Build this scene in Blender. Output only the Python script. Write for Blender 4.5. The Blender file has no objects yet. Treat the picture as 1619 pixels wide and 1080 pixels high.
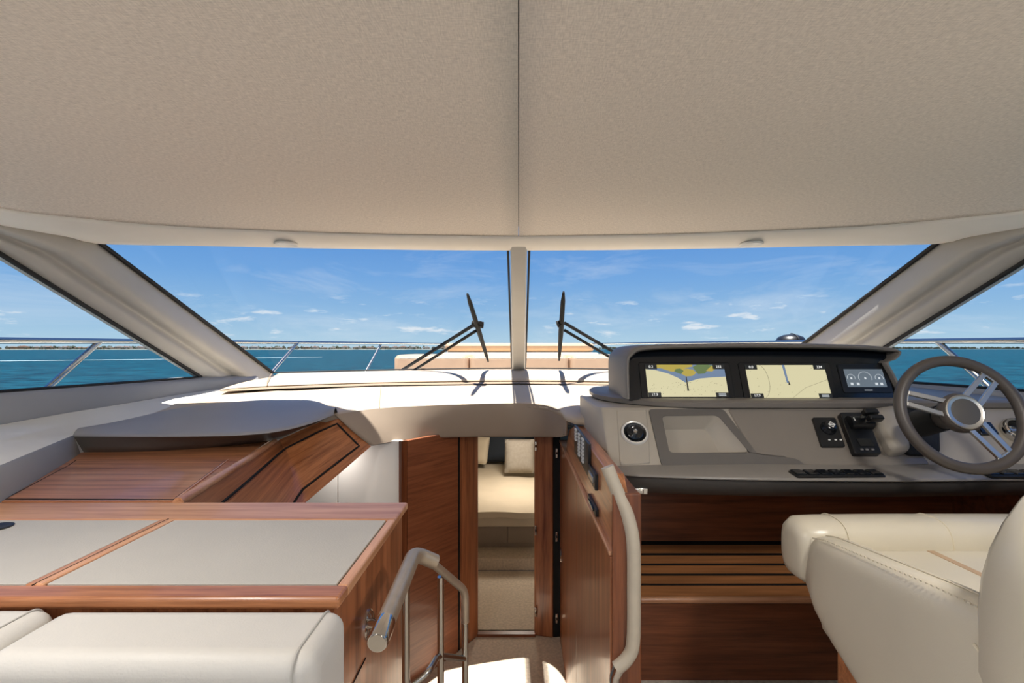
import bpy, bmesh, math, random
from mathutils import Vector, Matrix
random.seed(7)
sc = bpy.context.scene
COL = sc.collection
CZ = 1.40            # camera height above the saloon sole (z = 0)
F = 750.0            # focal length in pixels of the 1619 px wide frame
PX, PY = 820.0, 551.0

# ------------------------------------------------------------------ camera
cd = bpy.data.cameras.new('camera'); cam = bpy.data.objects.new('camera', cd); COL.objects.link(cam)
cam.location = (0, 0, CZ); cam.rotation_euler = (math.pi/2, 0, 0)
cd.sensor_width = 36.0; cd.lens = 36.0*F/1619.0
cd.shift_x = -(PX-809.5)/1619.0; cd.shift_y = (PY-540.0)/1619.0
cd.clip_start = 0.02; cd.clip_end = 20000
sc.camera = cam
sc.view_settings.view_transform = 'Standard'; sc.view_settings.look = 'None'
sc.view_settings.gamma = 1.0; sc.view_settings.use_curve_mapping = False
sc.view_settings.exposure = 0.68
SUN_E, SKY_E, LAMP_E = 7.6, 0.665, 10.5

def lin(c):
    return tuple(((v/255.0)/12.92 if v/255.0 <= 0.04045 else ((v/255.0+0.055)/1.055)**2.4) for v in c)

# ------------------------------------------------------------------ sky
w = bpy.data.worlds.new('sky'); sc.world = w; w.use_nodes = True
nt = w.node_tree; nt.nodes.clear()
def N(t, typ, **kw):
    n = t.nodes.new(typ)
    for k, v in kw.items():
        if k in n.inputs: n.inputs[k].default_value = v
        else: setattr(n, k, v)
    return n
def ramp(t, stops, interp='LINEAR'):
    n = t.nodes.new('ShaderNodeValToRGB'); cr = n.color_ramp; cr.interpolation = interp
    while len(cr.elements) < len(stops): cr.elements.new(0.5)
    for e, (p, c) in zip(cr.elements, stops):
        e.position = p; e.color = (c[0], c[1], c[2], 1) if len(c) == 3 else c
    return n
L = nt.links.new
tc = N(nt, 'ShaderNodeTexCoord'); sep = N(nt, 'ShaderNodeSeparateXYZ'); L(tc.outputs['Generated'], sep.inputs[0])
gr = ramp(nt, [(0.0, lin((172, 202, 220))), (0.02, lin((166, 199, 222))), (0.07, lin((140, 182, 220))), (0.14, lin((112, 163, 218))),
               (0.24, lin((82, 140, 210))), (0.5, lin((70, 125, 200))), (1.0, lin((58, 108, 188)))])
L(sep.outputs['Z'], gr.inputs[0])
# small puffs near the horizon
mp = N(nt, 'ShaderNodeMapping'); mp.inputs['Scale'].default_value = (9, 9, 46); mp.inputs['Location'].default_value = (0.35, 0.2, 0.1); L(tc.outputs['Generated'], mp.inputs[0])
nz = N(nt, 'ShaderNodeTexNoise', Scale=1.3, Detail=7.0, Roughness=0.62); L(mp.outputs[0], nz.inputs['Vector'])
pr = ramp(nt, [(0.57, (0, 0, 0)), (0.68, (1, 1, 1))]); L(nz.outputs['Fac'], pr.inputs[0])
hb = ramp(nt, [(0.008, (0, 0, 0)), (0.03, (.85, .85, .85)), (0.075, (.75, .75, .75)), (0.115, (0, 0, 0))]); L(sep.outputs['Z'], hb.inputs[0])
m1 = N(nt, 'ShaderNodeMath', operation='MULTIPLY'); L(pr.outputs[0], m1.inputs[0]); L(hb.outputs[0], m1.inputs[1])
# thin high wisps
mp2 = N(nt, 'ShaderNodeMapping'); mp2.inputs['Scale'].default_value = (2.2, 2.2, 9); mp2.inputs['Location'].default_value = (1.7, .4, .3); L(tc.outputs['Generated'], mp2.inputs[0])
nz2 = N(nt, 'ShaderNodeTexNoise', Scale=1.6, Detail=8.0, Roughness=0.66, Distortion=0.6); L(mp2.outputs[0], nz2.inputs['Vector'])
pr2 = ramp(nt, [(0.5, (0, 0, 0)), (0.8, (.38, .38, .38))]); L(nz2.outputs['Fac'], pr2.inputs[0])
mxm = N(nt, 'ShaderNodeMath', operation='MAXIMUM'); L(m1.outputs[0], mxm.inputs[0]); L(pr2.outputs[0], mxm.inputs[1])
mix = N(nt, 'ShaderNodeMixRGB'); L(mxm.outputs[0], mix.inputs[0]); L(gr.outputs[0], mix.inputs[1]); mix.inputs[2].default_value = (*lin((226, 232, 238)), 1)
bg = N(nt, 'ShaderNodeBackground', Strength=SKY_E); L(mix.outputs[0], bg.inputs[0])
wo = N(nt, 'ShaderNodeOutputWorld'); L(bg.outputs[0], wo.inputs[0])

# ------------------------------------------------------------------ sun, nearly overhead
sl = bpy.data.lights.new('sun', 'SUN'); sl.energy = SUN_E; sl.angle = math.radians(0.6); sl.color = (1.0, 0.96, 0.90)
so = bpy.data.objects.new('sun', sl); COL.objects.link(so); so.location = (0, 0, 12)
so.rotation_euler = Vector((0.045, -0.02, -1)).to_track_quat('-Z', 'Y').to_euler()

# ------------------------------------------------------------------ materials
MATS = {}
def base(name, rough=0.5, metal=0.0, spec=0.5, coat=0.0):
    m = bpy.data.materials.new(name); m.use_nodes = True; t = m.node_tree
    b = t.nodes['Principled BSDF']; b.inputs['Roughness'].default_value = rough; b.inputs['Metallic'].default_value = metal
    b.inputs['Specular IOR Level'].default_value = spec; b.inputs['Coat Weight'].default_value = coat; b.inputs['Coat Roughness'].default_value = 0.08
    MATS[name] = m
    return m, t, b
def var_mat(name, c, rough=0.5, metal=0.0, spec=0.5, scale=(1, 1, 1), nscale=8.0, amt=0.08, bump=0.0, bscale=200.0, bs3=(1, 1, 1), coat=0.0):
    m, t, b = base(name, rough, metal, spec, coat)
    c = lin(c)
    tcn = N(t, 'ShaderNodeTexCoord'); mpn = N(t, 'ShaderNodeMapping'); mpn.inputs['Scale'].default_value = scale; t.links.new(tcn.outputs['Object'], mpn.inputs[0])
    nn = N(t, 'ShaderNodeTexNoise', Scale=nscale, Detail=5.0); t.links.new(mpn.outputs[0], nn.inputs['Vector'])
    r = ramp(t, [(0.3, tuple(v*(1-amt) for v in c)), (0.7, tuple(min(1, v*(1+amt)) for v in c))]); t.links.new(nn.outputs['Fac'], r.inputs[0])
    t.links.new(r.outputs[0], b.inputs['Base Color'])
    if bump:
        mb = N(t, 'ShaderNodeMapping'); mb.inputs['Scale'].default_value = bs3; t.links.new(tcn.outputs['Object'], mb.inputs[0])
        nb = N(t, 'ShaderNodeTexNoise', Scale=bscale, Detail=3.0); t.links.new(mb.outputs[0], nb.inputs['Vector'])
        bp = N(t, 'ShaderNodeBump', Strength=bump, Distance=0.002); t.links.new(nb.outputs['Fac'], bp.inputs['Height']); t.links.new(bp.outputs[0], b.inputs['Normal'])
    return m
def wood(name, dark, light, axis, rough=0.32, grain=1.0, coat=0.25, rot=(0, 0, 0), uv=False):
    m, t, b = base(name, rough, 0, 0.5, coat)
    tcn = N(t, 'ShaderNodeTexCoord'); mpn = N(t, 'ShaderNodeMapping')
    s = [22.0*grain]*3; s[axis] = 1.1*grain; mpn.vector_type = 'TEXTURE'; mpn.inputs['Scale'].default_value = [1/v for v in s]; mpn.inputs['Rotation'].default_value = rot; t.links.new(tcn.outputs['UV' if uv else 'Object'], mpn.inputs[0])
    n1 = N(t, 'ShaderNodeTexNoise', Scale=1.4, Detail=6.0, Roughness=0.6, Distortion=0.15); t.links.new(mpn.outputs[0], n1.inputs['Vector'])
    mp2_ = N(t, 'ShaderNodeMapping'); s2 = [240.0]*3; s2[axis] = 9.0; mp2_.vector_type = 'TEXTURE'; mp2_.inputs['Scale'].default_value = [1/v for v in s2]; mp2_.inputs['Rotation'].default_value = rot; t.links.new(tcn.outputs['UV' if uv else 'Object'], mp2_.inputs[0])
    n2 = N(t, 'ShaderNodeTexNoise', Scale=1.0, Detail=2.0); t.links.new(mp2_.outputs[0], n2.inputs['Vector'])
    ad = N(t, 'ShaderNodeMath', operation='MULTIPLY_ADD'); t.links.new(n2.outputs['Fac'], ad.inputs[0]); ad.inputs[1].default_value = 0.30; t.links.new(n1.outputs['Fac'], ad.inputs[2])
    d, l = lin(dark), lin(light); mid = tuple((a+b_)/2 for a, b_ in zip(d, l))
    r = ramp(t, [(0.42, d), (0.62, mid), (0.85, l)]); t.links.new(ad.outputs[0], r.inputs[0]); t.links.new(r.outputs[0], b.inputs['Base Color'])
    return m
def emit(name, c, s=1.0):
    m, t, b = base(name, 0.2); b.inputs['Base Color'].default_value = (0.01, 0.01, 0.01, 1)
    b.inputs['Emission Color'].default_value = (*lin(c), 1); b.inputs['Emission Strength'].default_value = s
    return m
def glass_mat(name, tint, refl):
    m = bpy.data.materials.new(name); m.use_nodes = True; t = m.node_tree; t.nodes.clear()
    tr = N(t, 'ShaderNodeBsdfTransparent'); tr.inputs[0].default_value = (*tint, 1)
    gl = N(t, 'ShaderNodeBsdfGlossy', Roughness=0.02)
    fr = N(t, 'ShaderNodeLayerWeight', Blend=0.5); pw = N(t, 'ShaderNodeMath', operation='POWER'); t.links.new(fr.outputs['Facing'], pw.inputs[0]); pw.inputs[1].default_value = 4.0
    mu = N(t, 'ShaderNodeMath', operation='MULTIPLY_ADD'); t.links.new(pw.outputs[0], mu.inputs[0]); mu.inputs[1].default_value = refl; mu.inputs[2].default_value = .004
    mx = N(t, 'ShaderNodeMixShader'); t.links.new(mu.outputs[0], mx.inputs[0]); t.links.new(tr.outputs[0], mx.inputs[1]); t.links.new(gl.outputs[0], mx.inputs[2])
    o = N(t, 'ShaderNodeOutputMaterial'); t.links.new(mx.outputs[0], o.inputs[0]); MATS[name] = m
    return m

def weave(name, c, rough):
    m, t, b = base(name, rough, 0, .15); c = lin(c)
    tcn = N(t, 'ShaderNodeTexCoord'); acc = None
    for sc3 in ((55, 330, 1), (330, 55, 1)):
        mpn = N(t, 'ShaderNodeMapping'); mpn.inputs['Scale'].default_value = sc3; t.links.new(tcn.outputs['Object'], mpn.inputs[0])
        nn = N(t, 'ShaderNodeTexNoise', Scale=1.0, Detail=3.0); t.links.new(mpn.outputs[0], nn.inputs['Vector'])
        if acc is None: acc = nn.outputs['Fac']
        else:
            ad = N(t, 'ShaderNodeMath', operation='ADD'); t.links.new(acc, ad.inputs[0]); t.links.new(nn.outputs['Fac'], ad.inputs[1]); acc = ad.outputs[0]
    hf = N(t, 'ShaderNodeMath', operation='MULTIPLY'); t.links.new(acc, hf.inputs[0]); hf.inputs[1].default_value = .5
    r = ramp(t, [(.36, tuple(v*.84 for v in c)), (.64, tuple(min(1, v*1.12) for v in c))]); t.links.new(hf.outputs[0], r.inputs[0]); t.links.new(r.outputs[0], b.inputs['Base Color'])
    bp = N(t, 'ShaderNodeBump', Strength=.3, Distance=.001); t.links.new(hf.outputs[0], bp.inputs['Height']); t.links.new(bp.outputs[0], b.inputs['Normal'])
weave('ceiling_fabric', (238, 230, 220), .9)
var_mat('header_vinyl', (246, 242, 234), 0.6, spec=.3, nscale=6, amt=.02)
var_mat('pillar_vinyl', (178, 176, 171), 0.42, spec=.45, nscale=5, amt=.03)
var_mat('liner_grey', (150, 150, 150), 0.5, spec=.4, nscale=6, amt=.03, bump=.15, bscale=400)
var_mat('ledge_cream', (216, 212, 202), 0.55, spec=.35, nscale=5, amt=.03, bump=.15, bscale=350)
var_mat('dash_leather_lit', (190, 173, 150), 0.48, spec=.4, nscale=4, amt=.03, bump=.2, bscale=350)  # dash top and arch share one leather; this paler copy carries the sunlight
var_mat('dash_leather_shaded', (162, 145, 127), 0.5, spec=.4, nscale=4, amt=.04, bump=.2, bscale=350)
var_mat('dash_band', (150, 128, 104), 0.6, nscale=4)
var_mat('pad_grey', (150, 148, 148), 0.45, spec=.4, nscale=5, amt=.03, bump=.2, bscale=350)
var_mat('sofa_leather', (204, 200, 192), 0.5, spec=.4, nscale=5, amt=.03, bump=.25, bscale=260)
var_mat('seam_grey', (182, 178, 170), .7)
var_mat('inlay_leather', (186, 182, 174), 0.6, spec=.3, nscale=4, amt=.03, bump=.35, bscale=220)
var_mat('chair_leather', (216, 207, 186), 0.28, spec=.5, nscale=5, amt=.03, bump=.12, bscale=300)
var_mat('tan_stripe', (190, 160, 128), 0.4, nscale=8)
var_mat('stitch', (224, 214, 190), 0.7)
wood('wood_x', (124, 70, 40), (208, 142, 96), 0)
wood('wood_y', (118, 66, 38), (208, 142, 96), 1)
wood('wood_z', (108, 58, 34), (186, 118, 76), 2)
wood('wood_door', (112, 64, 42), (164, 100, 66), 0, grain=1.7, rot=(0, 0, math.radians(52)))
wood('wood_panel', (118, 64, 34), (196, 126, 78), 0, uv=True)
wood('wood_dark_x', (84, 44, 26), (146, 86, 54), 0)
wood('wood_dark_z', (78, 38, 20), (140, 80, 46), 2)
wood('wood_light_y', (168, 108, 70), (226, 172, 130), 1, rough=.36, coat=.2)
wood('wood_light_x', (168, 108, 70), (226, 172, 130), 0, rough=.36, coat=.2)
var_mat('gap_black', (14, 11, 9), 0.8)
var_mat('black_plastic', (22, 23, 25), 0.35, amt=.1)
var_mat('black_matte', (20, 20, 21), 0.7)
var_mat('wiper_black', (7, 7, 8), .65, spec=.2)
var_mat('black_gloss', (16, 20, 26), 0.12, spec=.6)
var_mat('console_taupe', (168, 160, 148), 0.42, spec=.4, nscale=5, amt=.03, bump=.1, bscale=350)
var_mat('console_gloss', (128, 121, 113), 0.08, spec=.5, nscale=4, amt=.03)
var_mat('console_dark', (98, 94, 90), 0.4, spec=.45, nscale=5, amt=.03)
var_mat('console_charcoal', (76, 73, 70), 0.45, spec=.4, nscale=5, amt=.03)  # darker grey for the lip skirt and hub pad
var_mat('hood_grey', (120, 114, 108), 0.4, spec=.4, nscale=5, amt=.03)
var_mat('console_rim', (132, 127, 121), 0.3, spec=.5, nscale=5, amt=.03)
var_mat('silver_trim', (196, 194, 190), 0.28, metal=.9)
var_mat('silver_paint', (222, 220, 214), .25, metal=.3)
var_mat('chrome', (214, 212, 208), 0.08, metal=1.0, amt=.02)
var_mat('steel', (188, 184, 176), 0.2, metal=1.0, amt=.03)
var_mat('rail_leather', (184, 168, 146), 0.34, metal=.6, nscale=30, amt=.08, bump=.3, bscale=300)
var_mat('grab_leather', (188, 177, 158), .36, spec=.5, nscale=30, amt=.04, bump=.2, bscale=300)
var_mat('wheel_leather', (74, 68, 64), 0.42, spec=.45, nscale=10, amt=.06, bump=.1, bscale=400)
var_mat('white_wall', (236, 230, 222), 0.5, nscale=3, amt=.02)
var_mat('carpet', (206, 190, 170), 0.95, spec=.1, nscale=60, amt=.14, bump=.6, bscale=600)
var_mat('sole_carpet', (198, 188, 174), 0.95, spec=.1, nscale=60, amt=.2, bump=.6, bscale=500)
var_mat('bedding', (214, 200, 176), 0.85, spec=.15, nscale=4, amt=.05, bump=.3, bscale=40)
var_mat('cushion_grey', (158, 150, 138), 0.9, spec=.1, nscale=40, amt=.08, bump=.4, bscale=300)
var_mat('navy', (34, 42, 52), 0.8, amt=.1)
var_mat('drawer_taupe', (150, 134, 118), 0.5, nscale=5)
var_mat('sunpad_tan', (196, 160, 128), 0.6, spec=.3, nscale=6, amt=.05, bump=.2, bscale=120)
var_mat('sunpad_cream', (236, 222, 190), 0.55)
var_mat('gelcoat', (236, 236, 232), 0.3, spec=.5, amt=.02)
var_mat('white_plastic', (228, 228, 224), 0.35)
var_mat('tread_wood', (166, 110, 66), 0.45, nscale=3, scale=(1, 20, 20), amt=.25)
var_mat('lens_white', (250, 248, 240), 0.3)
emit('chart_cream', (228, 220, 178), .55); emit('chart_land', (198, 178, 84), .5); emit('chart_green', (110, 132, 84), .5)
emit('chart_blue', (124, 146, 176), .5); emit('chart_line', (52, 52, 48), .4); emit('chart_box', (38, 42, 44), .35); emit('chart_text', (240, 240, 236), .7)
emit('engine_screen', (112, 124, 134), .5); emit('engine_mark', (214, 220, 224), .6)
glass_mat('window_glass', (.975, .985, .985), .10)

# sea
m, t, b = base('sea_water', 0.35, 0, 0.02)
tcn = N(t, 'ShaderNodeTexCoord')
mp_ = N(t, 'ShaderNodeMapping'); mp_.inputs['Scale'].default_value = (.35, .8, 1); t.links.new(tcn.outputs['Object'], mp_.inputs[0])
n1 = N(t, 'ShaderNodeTexNoise', Scale=1.0, Detail=9.0, Roughness=.62); t.links.new(mp_.outputs[0], n1.inputs['Vector'])
mp4 = N(t, 'ShaderNodeMapping'); mp4.inputs['Scale'].default_value = (.13, .42, 1); t.links.new(tcn.outputs['Object'], mp4.inputs[0])
n3 = N(t, 'ShaderNodeTexNoise', Scale=1.0, Detail=8.0, Roughness=.7); t.links.new(mp4.outputs[0], n3.inputs['Vector'])
r = ramp(t, [(.43, lin((2, 30, 42))), (.57, lin((12, 68, 82)))]); am = N(t, 'ShaderNodeMath', operation='MULTIPLY_ADD'); t.links.new(n1.outputs['Fac'], am.inputs[0]); am.inputs[1].default_value = .5
am2 = N(t, 'ShaderNodeMath', operation='MULTIPLY'); t.links.new(n3.outputs['Fac'], am2.inputs[0]); am2.inputs[1].default_value = .5; t.links.new(am2.outputs[0], am.inputs[2])
t.links.new(am.outputs[0], r.inputs[0]); t.links.new(r.outputs[0], b.inputs['Base Color'])
bp = N(t, 'ShaderNodeBump', Strength=.9, Distance=.5); t.links.new(n1.outputs['Fac'], bp.inputs['Height']); t.links.new(bp.outputs[0], b.inputs['Normal'])
var_mat('foam', (150, 168, 172), .8, nscale=3)
var_mat('sand', (150, 140, 118), .9, nscale=.02)
var_mat('tree_green', (38, 46, 30), .9, nscale=.05, amt=.4)
var_mat('house_cream', (150, 142, 128), .8); var_mat('house_white', (168, 166, 160), .8); var_mat('house_tan', (132, 112, 90), .8)
var_mat('roof_brown', (94, 70, 56), .8); var_mat('roof_grey', (98, 96, 94), .8)

# ------------------------------------------------------------------ helpers
WM = {}
def W(X, Y, z): return Vector((X, Y, z+CZ))                       # z given relative to eye height
def at(px, py, Y): return Vector(((px-PX)/F*Y, Y, CZ-(py-PY)/F*Y))
def atz(px, py, z): return at(px, py, -z*F/(py-PY))
def atx(px, py, X): return at(px, py, X*F/(px-PX))
def frame(o, u, v):
    u = Vector(u).normalized(); v = Vector(v); n = u.cross(v).normalized(); v = n.cross(u)
    return Matrix(((u.x, v.x, n.x, o[0]), (u.y, v.y, n.y, o[1]), (u.z, v.z, n.z, o[2]), (0, 0, 0, 1)))
def hit(px, py, M):
    o = Vector((0, 0, CZ)); d = Vector(((px-PX)/F, 1, -(py-PY)/F)); n = M.col[2].to_3d(); p0 = M.translation
    q = o + d*((p0-o).dot(n)/d.dot(n))
    return M.inverted() @ q
def tag(o, label=None, cat=None, group=None, kind=None):
    if label: o['label'] = label
    if cat: o['category'] = cat
    if group: o['group'] = group
    if kind: o['kind'] = kind
    return o
def thing(name, label, cat, loc=(0, 0, 0), M=None, group=None, kind=None):
    o = bpy.data.objects.new(name, None); COL.objects.link(o); o.empty_display_size = .05
    Mx = M if M is not None else Matrix.Translation(Vector(loc))
    o.matrix_world = Mx; WM[o.name] = Mx.copy()
    return tag(o, label, cat, group, kind)
def finish(o, smooth=45, bevel=0, seg=2, sub=0, solid=0, soff=-1):
    me = o.data
    if smooth: me.shade_smooth(); me.set_sharp_from_angle(angle=math.radians(smooth))
    if solid:
        s = o.modifiers.new('solid', 'SOLIDIFY'); s.thickness = solid; s.offset = soff
    if bevel:
        s = o.modifiers.new('bevel', 'BEVEL'); s.width = bevel; s.segments = seg; s.limit_method = 'ANGLE'; s.angle_limit = math.radians(35)
    if sub:
        s = o.modifiers.new('sub', 'SUBSURF'); s.levels = sub; s.render_levels = sub
    return o
def mesh(name, vf, mat, parent=None, local=False, smooth=45, fix=True, **kw):
    V, Fc = vf
    me = bpy.data.meshes.new(name); o = bpy.data.objects.new(name, me); COL.objects.link(o)
    Mi = None
    if parent is not None:
        o.parent = parent; WM[o.name] = WM[parent.name].copy()
        if not local: Mi = WM[parent.name].inverted()
    else: WM[o.name] = Matrix.Identity(4)
    me.from_pydata([tuple(Mi @ Vector(v)) if Mi else tuple(v) for v in V], [], Fc); me.validate()
    if fix:
        bm = bmesh.new(); bm.from_mesh(me); bmesh.ops.remove_doubles(bm, verts=bm.verts, dist=1e-5); bmesh.ops.recalc_face_normals(bm, faces=bm.faces); bm.to_mesh(me); bm.free()
    me.materials.append(MATS[mat])
    return finish(o, smooth, **kw)
def join(*parts):
    V, Fc = [], []
    for v, f in parts:
        k = len(V); V += list(v); Fc += [tuple(i+k for i in q) for q in f]
    return V, Fc
def grid(rows, closed=False, caps=False):
    n = len(rows[0]); V = [p for r_ in rows for p in r_]; Fc = []
    for i in range(len(rows)-1):
        for j in range(n if closed else n-1):
            a = i*n+j; b_ = i*n+(j+1) % n; Fc.append((a, b_, b_+n, a+n))
    if caps:
        Fc.append(tuple(range(n-1, -1, -1))); k = (len(rows)-1)*n; Fc.append(tuple(range(k, k+n)))
    return V, Fc
def prism(poly, off):
    poly = [Vector(p) for p in poly]; off = Vector(off)
    return grid([poly, [p+off for p in poly]], True, True)
def box(x0, x1, y0, y1, z0, z1):
    return prism([(x0, y0, z0), (x1, y0, z0), (x1, y1, z0), (x0, y1, z0)], (0, 0, z1-z0))
def cat(pts, k=6, closed=False):
    pts = [Vector(p) for p in pts]; out = []; n = len(pts)
    if n < 3 or k < 2: return pts
    for i in range(n if closed else n-1):
        if closed: p0, p1, p2, p3 = pts[i-1], pts[i], pts[(i+1) % n], pts[(i+2) % n]
        else: p0 = pts[max(i-1, 0)]; p1 = pts[i]; p2 = pts[i+1]; p3 = pts[min(i+2, n-1)]
        for s in range(k):
            u = s/k; out.append(0.5*((2*p1)+(p2-p0)*u+(2*p0-5*p1+4*p2-p3)*u*u+(3*p1-p0-3*p2+p3)*u**3))
    if not closed: out.append(pts[-1])
    return out
def fillet(pts, r, k=6):
    pts = [Vector(p) for p in pts]; out = [pts[0]]
    for i in range(1, len(pts)-1):
        a, b_, c = pts[i-1], pts[i], pts[i+1]; d1 = (a-b_); d2 = (c-b_); rr = min(r, d1.length*.45, d2.length*.45)
        p, q = b_+d1.normalized()*rr, b_+d2.normalized()*rr
        for s in range(k+1):
            u = s/k; out.append(p*(1-u)**2+b_*2*u*(1-u)+q*u*u)
    out.append(pts[-1]); return out
def tube(pts, r, n=12, closed=False, caps=True):
    pts = [Vector(p) for p in pts]; m_ = len(pts); rows = []; up = None
    for i in range(m_):
        if closed: d = pts[(i+1) % m_]-pts[i-1]
        else: d = pts[min(i+1, m_-1)]-pts[max(i-1, 0)]
        d.normalize()
        if up is None: up = d.orthogonal().normalized()
        else:
            up = (up-d*up.dot(d)); up.normalize()
        s = d.cross(up); rr = r[i] if isinstance(r, (list, tuple)) else r
        rows.append([pts[i]+(up*math.cos(2*math.pi*j/n)+s*math.sin(2*math.pi*j/n))*rr for j in range(n)])
    if closed: rows.append(rows[0])
    return grid(rows, True, caps and not closed)
def lathe(prof, n=32, M=None):
    rows = [[Vector((r_*math.cos(2*math.pi*j/n), r_*math.sin(2*math.pi*j/n), z)) for j in range(n)] for r_, z in prof]
    if M: rows = [[M @ p for p in q] for q in rows]
    return grid(rows, True, True)
def rrect(w_, h_, r, k=5, cx=0, cy=0, z=0):
    out = []
    for (sx, sy, a0) in ((1, 1, 0), (-1, 1, 90), (-1, -1, 180), (1, -1, 270)):
        for i in range(k+1):
            a = math.radians(a0+90*i/k); out.append(Vector((cx+sx*(w_/2-r)+r*math.cos(a), cy+sy*(h_/2-r)+r*math.sin(a), z)))
    return out
def slab(outline, z0, z1, ch=0.0):
    """closed outline in local xy extruded z0..z1 with an optional small chamfer on top"""
    c = sum((Vector(p) for p in outline), Vector())/len(outline)
    lo = [Vector((p[0], p[1], z0)) for p in outline]; hi = [Vector((p[0], p[1], z1-ch)) for p in outline]; rows = [lo, hi]
    if ch:
        rows.append([Vector((p[0]-(ch if p[0] > c.x else -ch), p[1]-(ch if p[1] > c.y else -ch), z1)) for p in outline])
    return grid(rows, True, True)
def sell(xc, zc, hx, hz, e=3.0, n=28):
    out = []
    for i in range(n):
        a = 2*math.pi*i/n; c, s = math.cos(a), math.sin(a)
        out.append((xc+hx*math.copysign(abs(c)**(2/e), c), zc+hz*math.copysign(abs(s)**(2/e), s)))
    return out
def mir(p): return Vector((-p[0], p[1], p[2]))
def lerp_curve(pts, x):
    for a, b_ in zip(pts, pts[1:]):
        if a[0] <= x <= b_[0]:
            u = (x-a[0])/(b_[0]-a[0]); return [a[i]+(b_[i]-a[i])*u for i in range(len(a))]
    return list(pts[0] if x < pts[0][0] else pts[-1])
def text(name, body, size, M, mat, parent, align='CENTER'):
    cu = bpy.data.curves.new(name, 'FONT'); cu.body = body; cu.size = size; cu.align_x = align; cu.align_y = 'CENTER'; cu.extrude = .0003
    tmp = bpy.data.objects.new('tmp', cu); COL.objects.link(tmp); bpy.context.view_layer.update()
    me = bpy.data.meshes.new_from_object(tmp.evaluated_get(bpy.context.evaluated_depsgraph_get())); bpy.data.objects.remove(tmp)
    o = bpy.data.objects.new(name, me); COL.objects.link(o); me.materials.clear(); me.materials.append(MATS[mat]); me.transform(M); o.parent = parent; WM[o.name] = WM[parent.name].copy()
    return o

# ================================================================== SETTING
# ------------------------------------------------------------------ sea and shore
SEA = -3.5
tag(mesh('sea', ([W(-9000, -2000, SEA), W(9000, -2000, SEA), W(9000, 9000, SEA), W(-9000, 9000, SEA)], [(0, 1, 2, 3)]), 'sea_water', smooth=0),
    'teal blue sea with small waves all around the boat', 'sea', kind='stuff')

# ------------------------------------------------------------------ ceiling
CF = [(-2.20, 1.50, .548), (-2.04, 1.866, .551), (-1.94, 2.02, .561), (-1.72, 2.26, .586), (-1.355, 2.42, .602), (-.8, 2.53, .607), (0, 2.60, .611)]
GT = [(-2.30, 1.5, .50), (-2.18, 2.30, .548), (-2.172, 2.45, .549), (-1.7, 2.58, .566), (-1.215, 2.66, .572), (-.6, 2.73, .576), (0, 2.755, .577)]
def sym(c): return c + [(-p[0],)+tuple(p[1:]) for p in reversed(c[:-1])]
ceil = thing('ceiling', 'taupe woven fabric headliner in two panels with a centre seam', 'ceiling', W(0, 0, .6), kind='structure')
cf = cat([Vector(p) for p in CF], 5)
for sgn in (-1, 1):
    rows = []
    for k, y in enumerate([None, -.02, .6, 0.2, -1.2, -3.2]):
        row = []
        for p in cf:
            x, yy, z = p
            if x > -.003: x = -.0012
            if k == 0: q = (x, yy, z)
            elif k == 1: q = (x, yy-.03, z+.010*min(1, (2.2+x)*4))
            elif k == 2: q = (x, yy-.30, z+.03*min(1, (2.2+x)*2))
            else:
                yq = [0, 0, 0, .5, -1.2, -3.2][k]; q = (x, yq, z+.035*min(1, (2.2+x)*2))
            row.append(W(q[0]*(-sgn), q[1], q[2]))
        rows.append(row)
    mesh('headliner_panel', grid(rows), 'ceiling_fabric', ceil, solid=.04, soff=1 if sgn > 0 else 1)
mesh('seam_backing', box(-.02, .02, -3.2, 2.57, CZ+.662, CZ+.668), 'gap_black', ceil)
rb = [(-2.5, -3.3), (-2.5, 2.55), (-2.25, 2.75), (-1.98, 2.88), (-1.65, 3.0), (-1.38, 3.0), (-1.2, 2.90), (-1.05, 2.79), (-.9, 2.785), (-.58, 2.775), (-.5, 2.70)]  # unseen roof edge, brow shaped to shade the dash pad and door top
mesh('shading_roof', prism([W(x, y, .73) for x, y in rb+[(-x, y) for x, y in reversed(rb)]], (0, 0, .05)), 'gelcoat', ceil, smooth=0)
hdr = []
gt = cat([Vector(p) for p in GT], 5)
for a, b_ in zip(cf, gt):
    row = []
    for u, dz in ((0, .006), (.04, 0), (.35, -.012), (.7, -.012), (.97, 0), (1.0, .012), (1.03, .05)):
        q = a+(b_-a)*u; row.append(W(q.x, q.y, q.z+dz))
    hdr.append(row)
full = hdr + [[mir(p) for p in r_] for r_ in reversed(hdr[:-1])]
tag(mesh('trim_1', grid(full), 'header_vinyl', solid=.012, soff=1), 'cream vinyl header band along the top of the windscreen', 'header trim', kind='structure')

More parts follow.
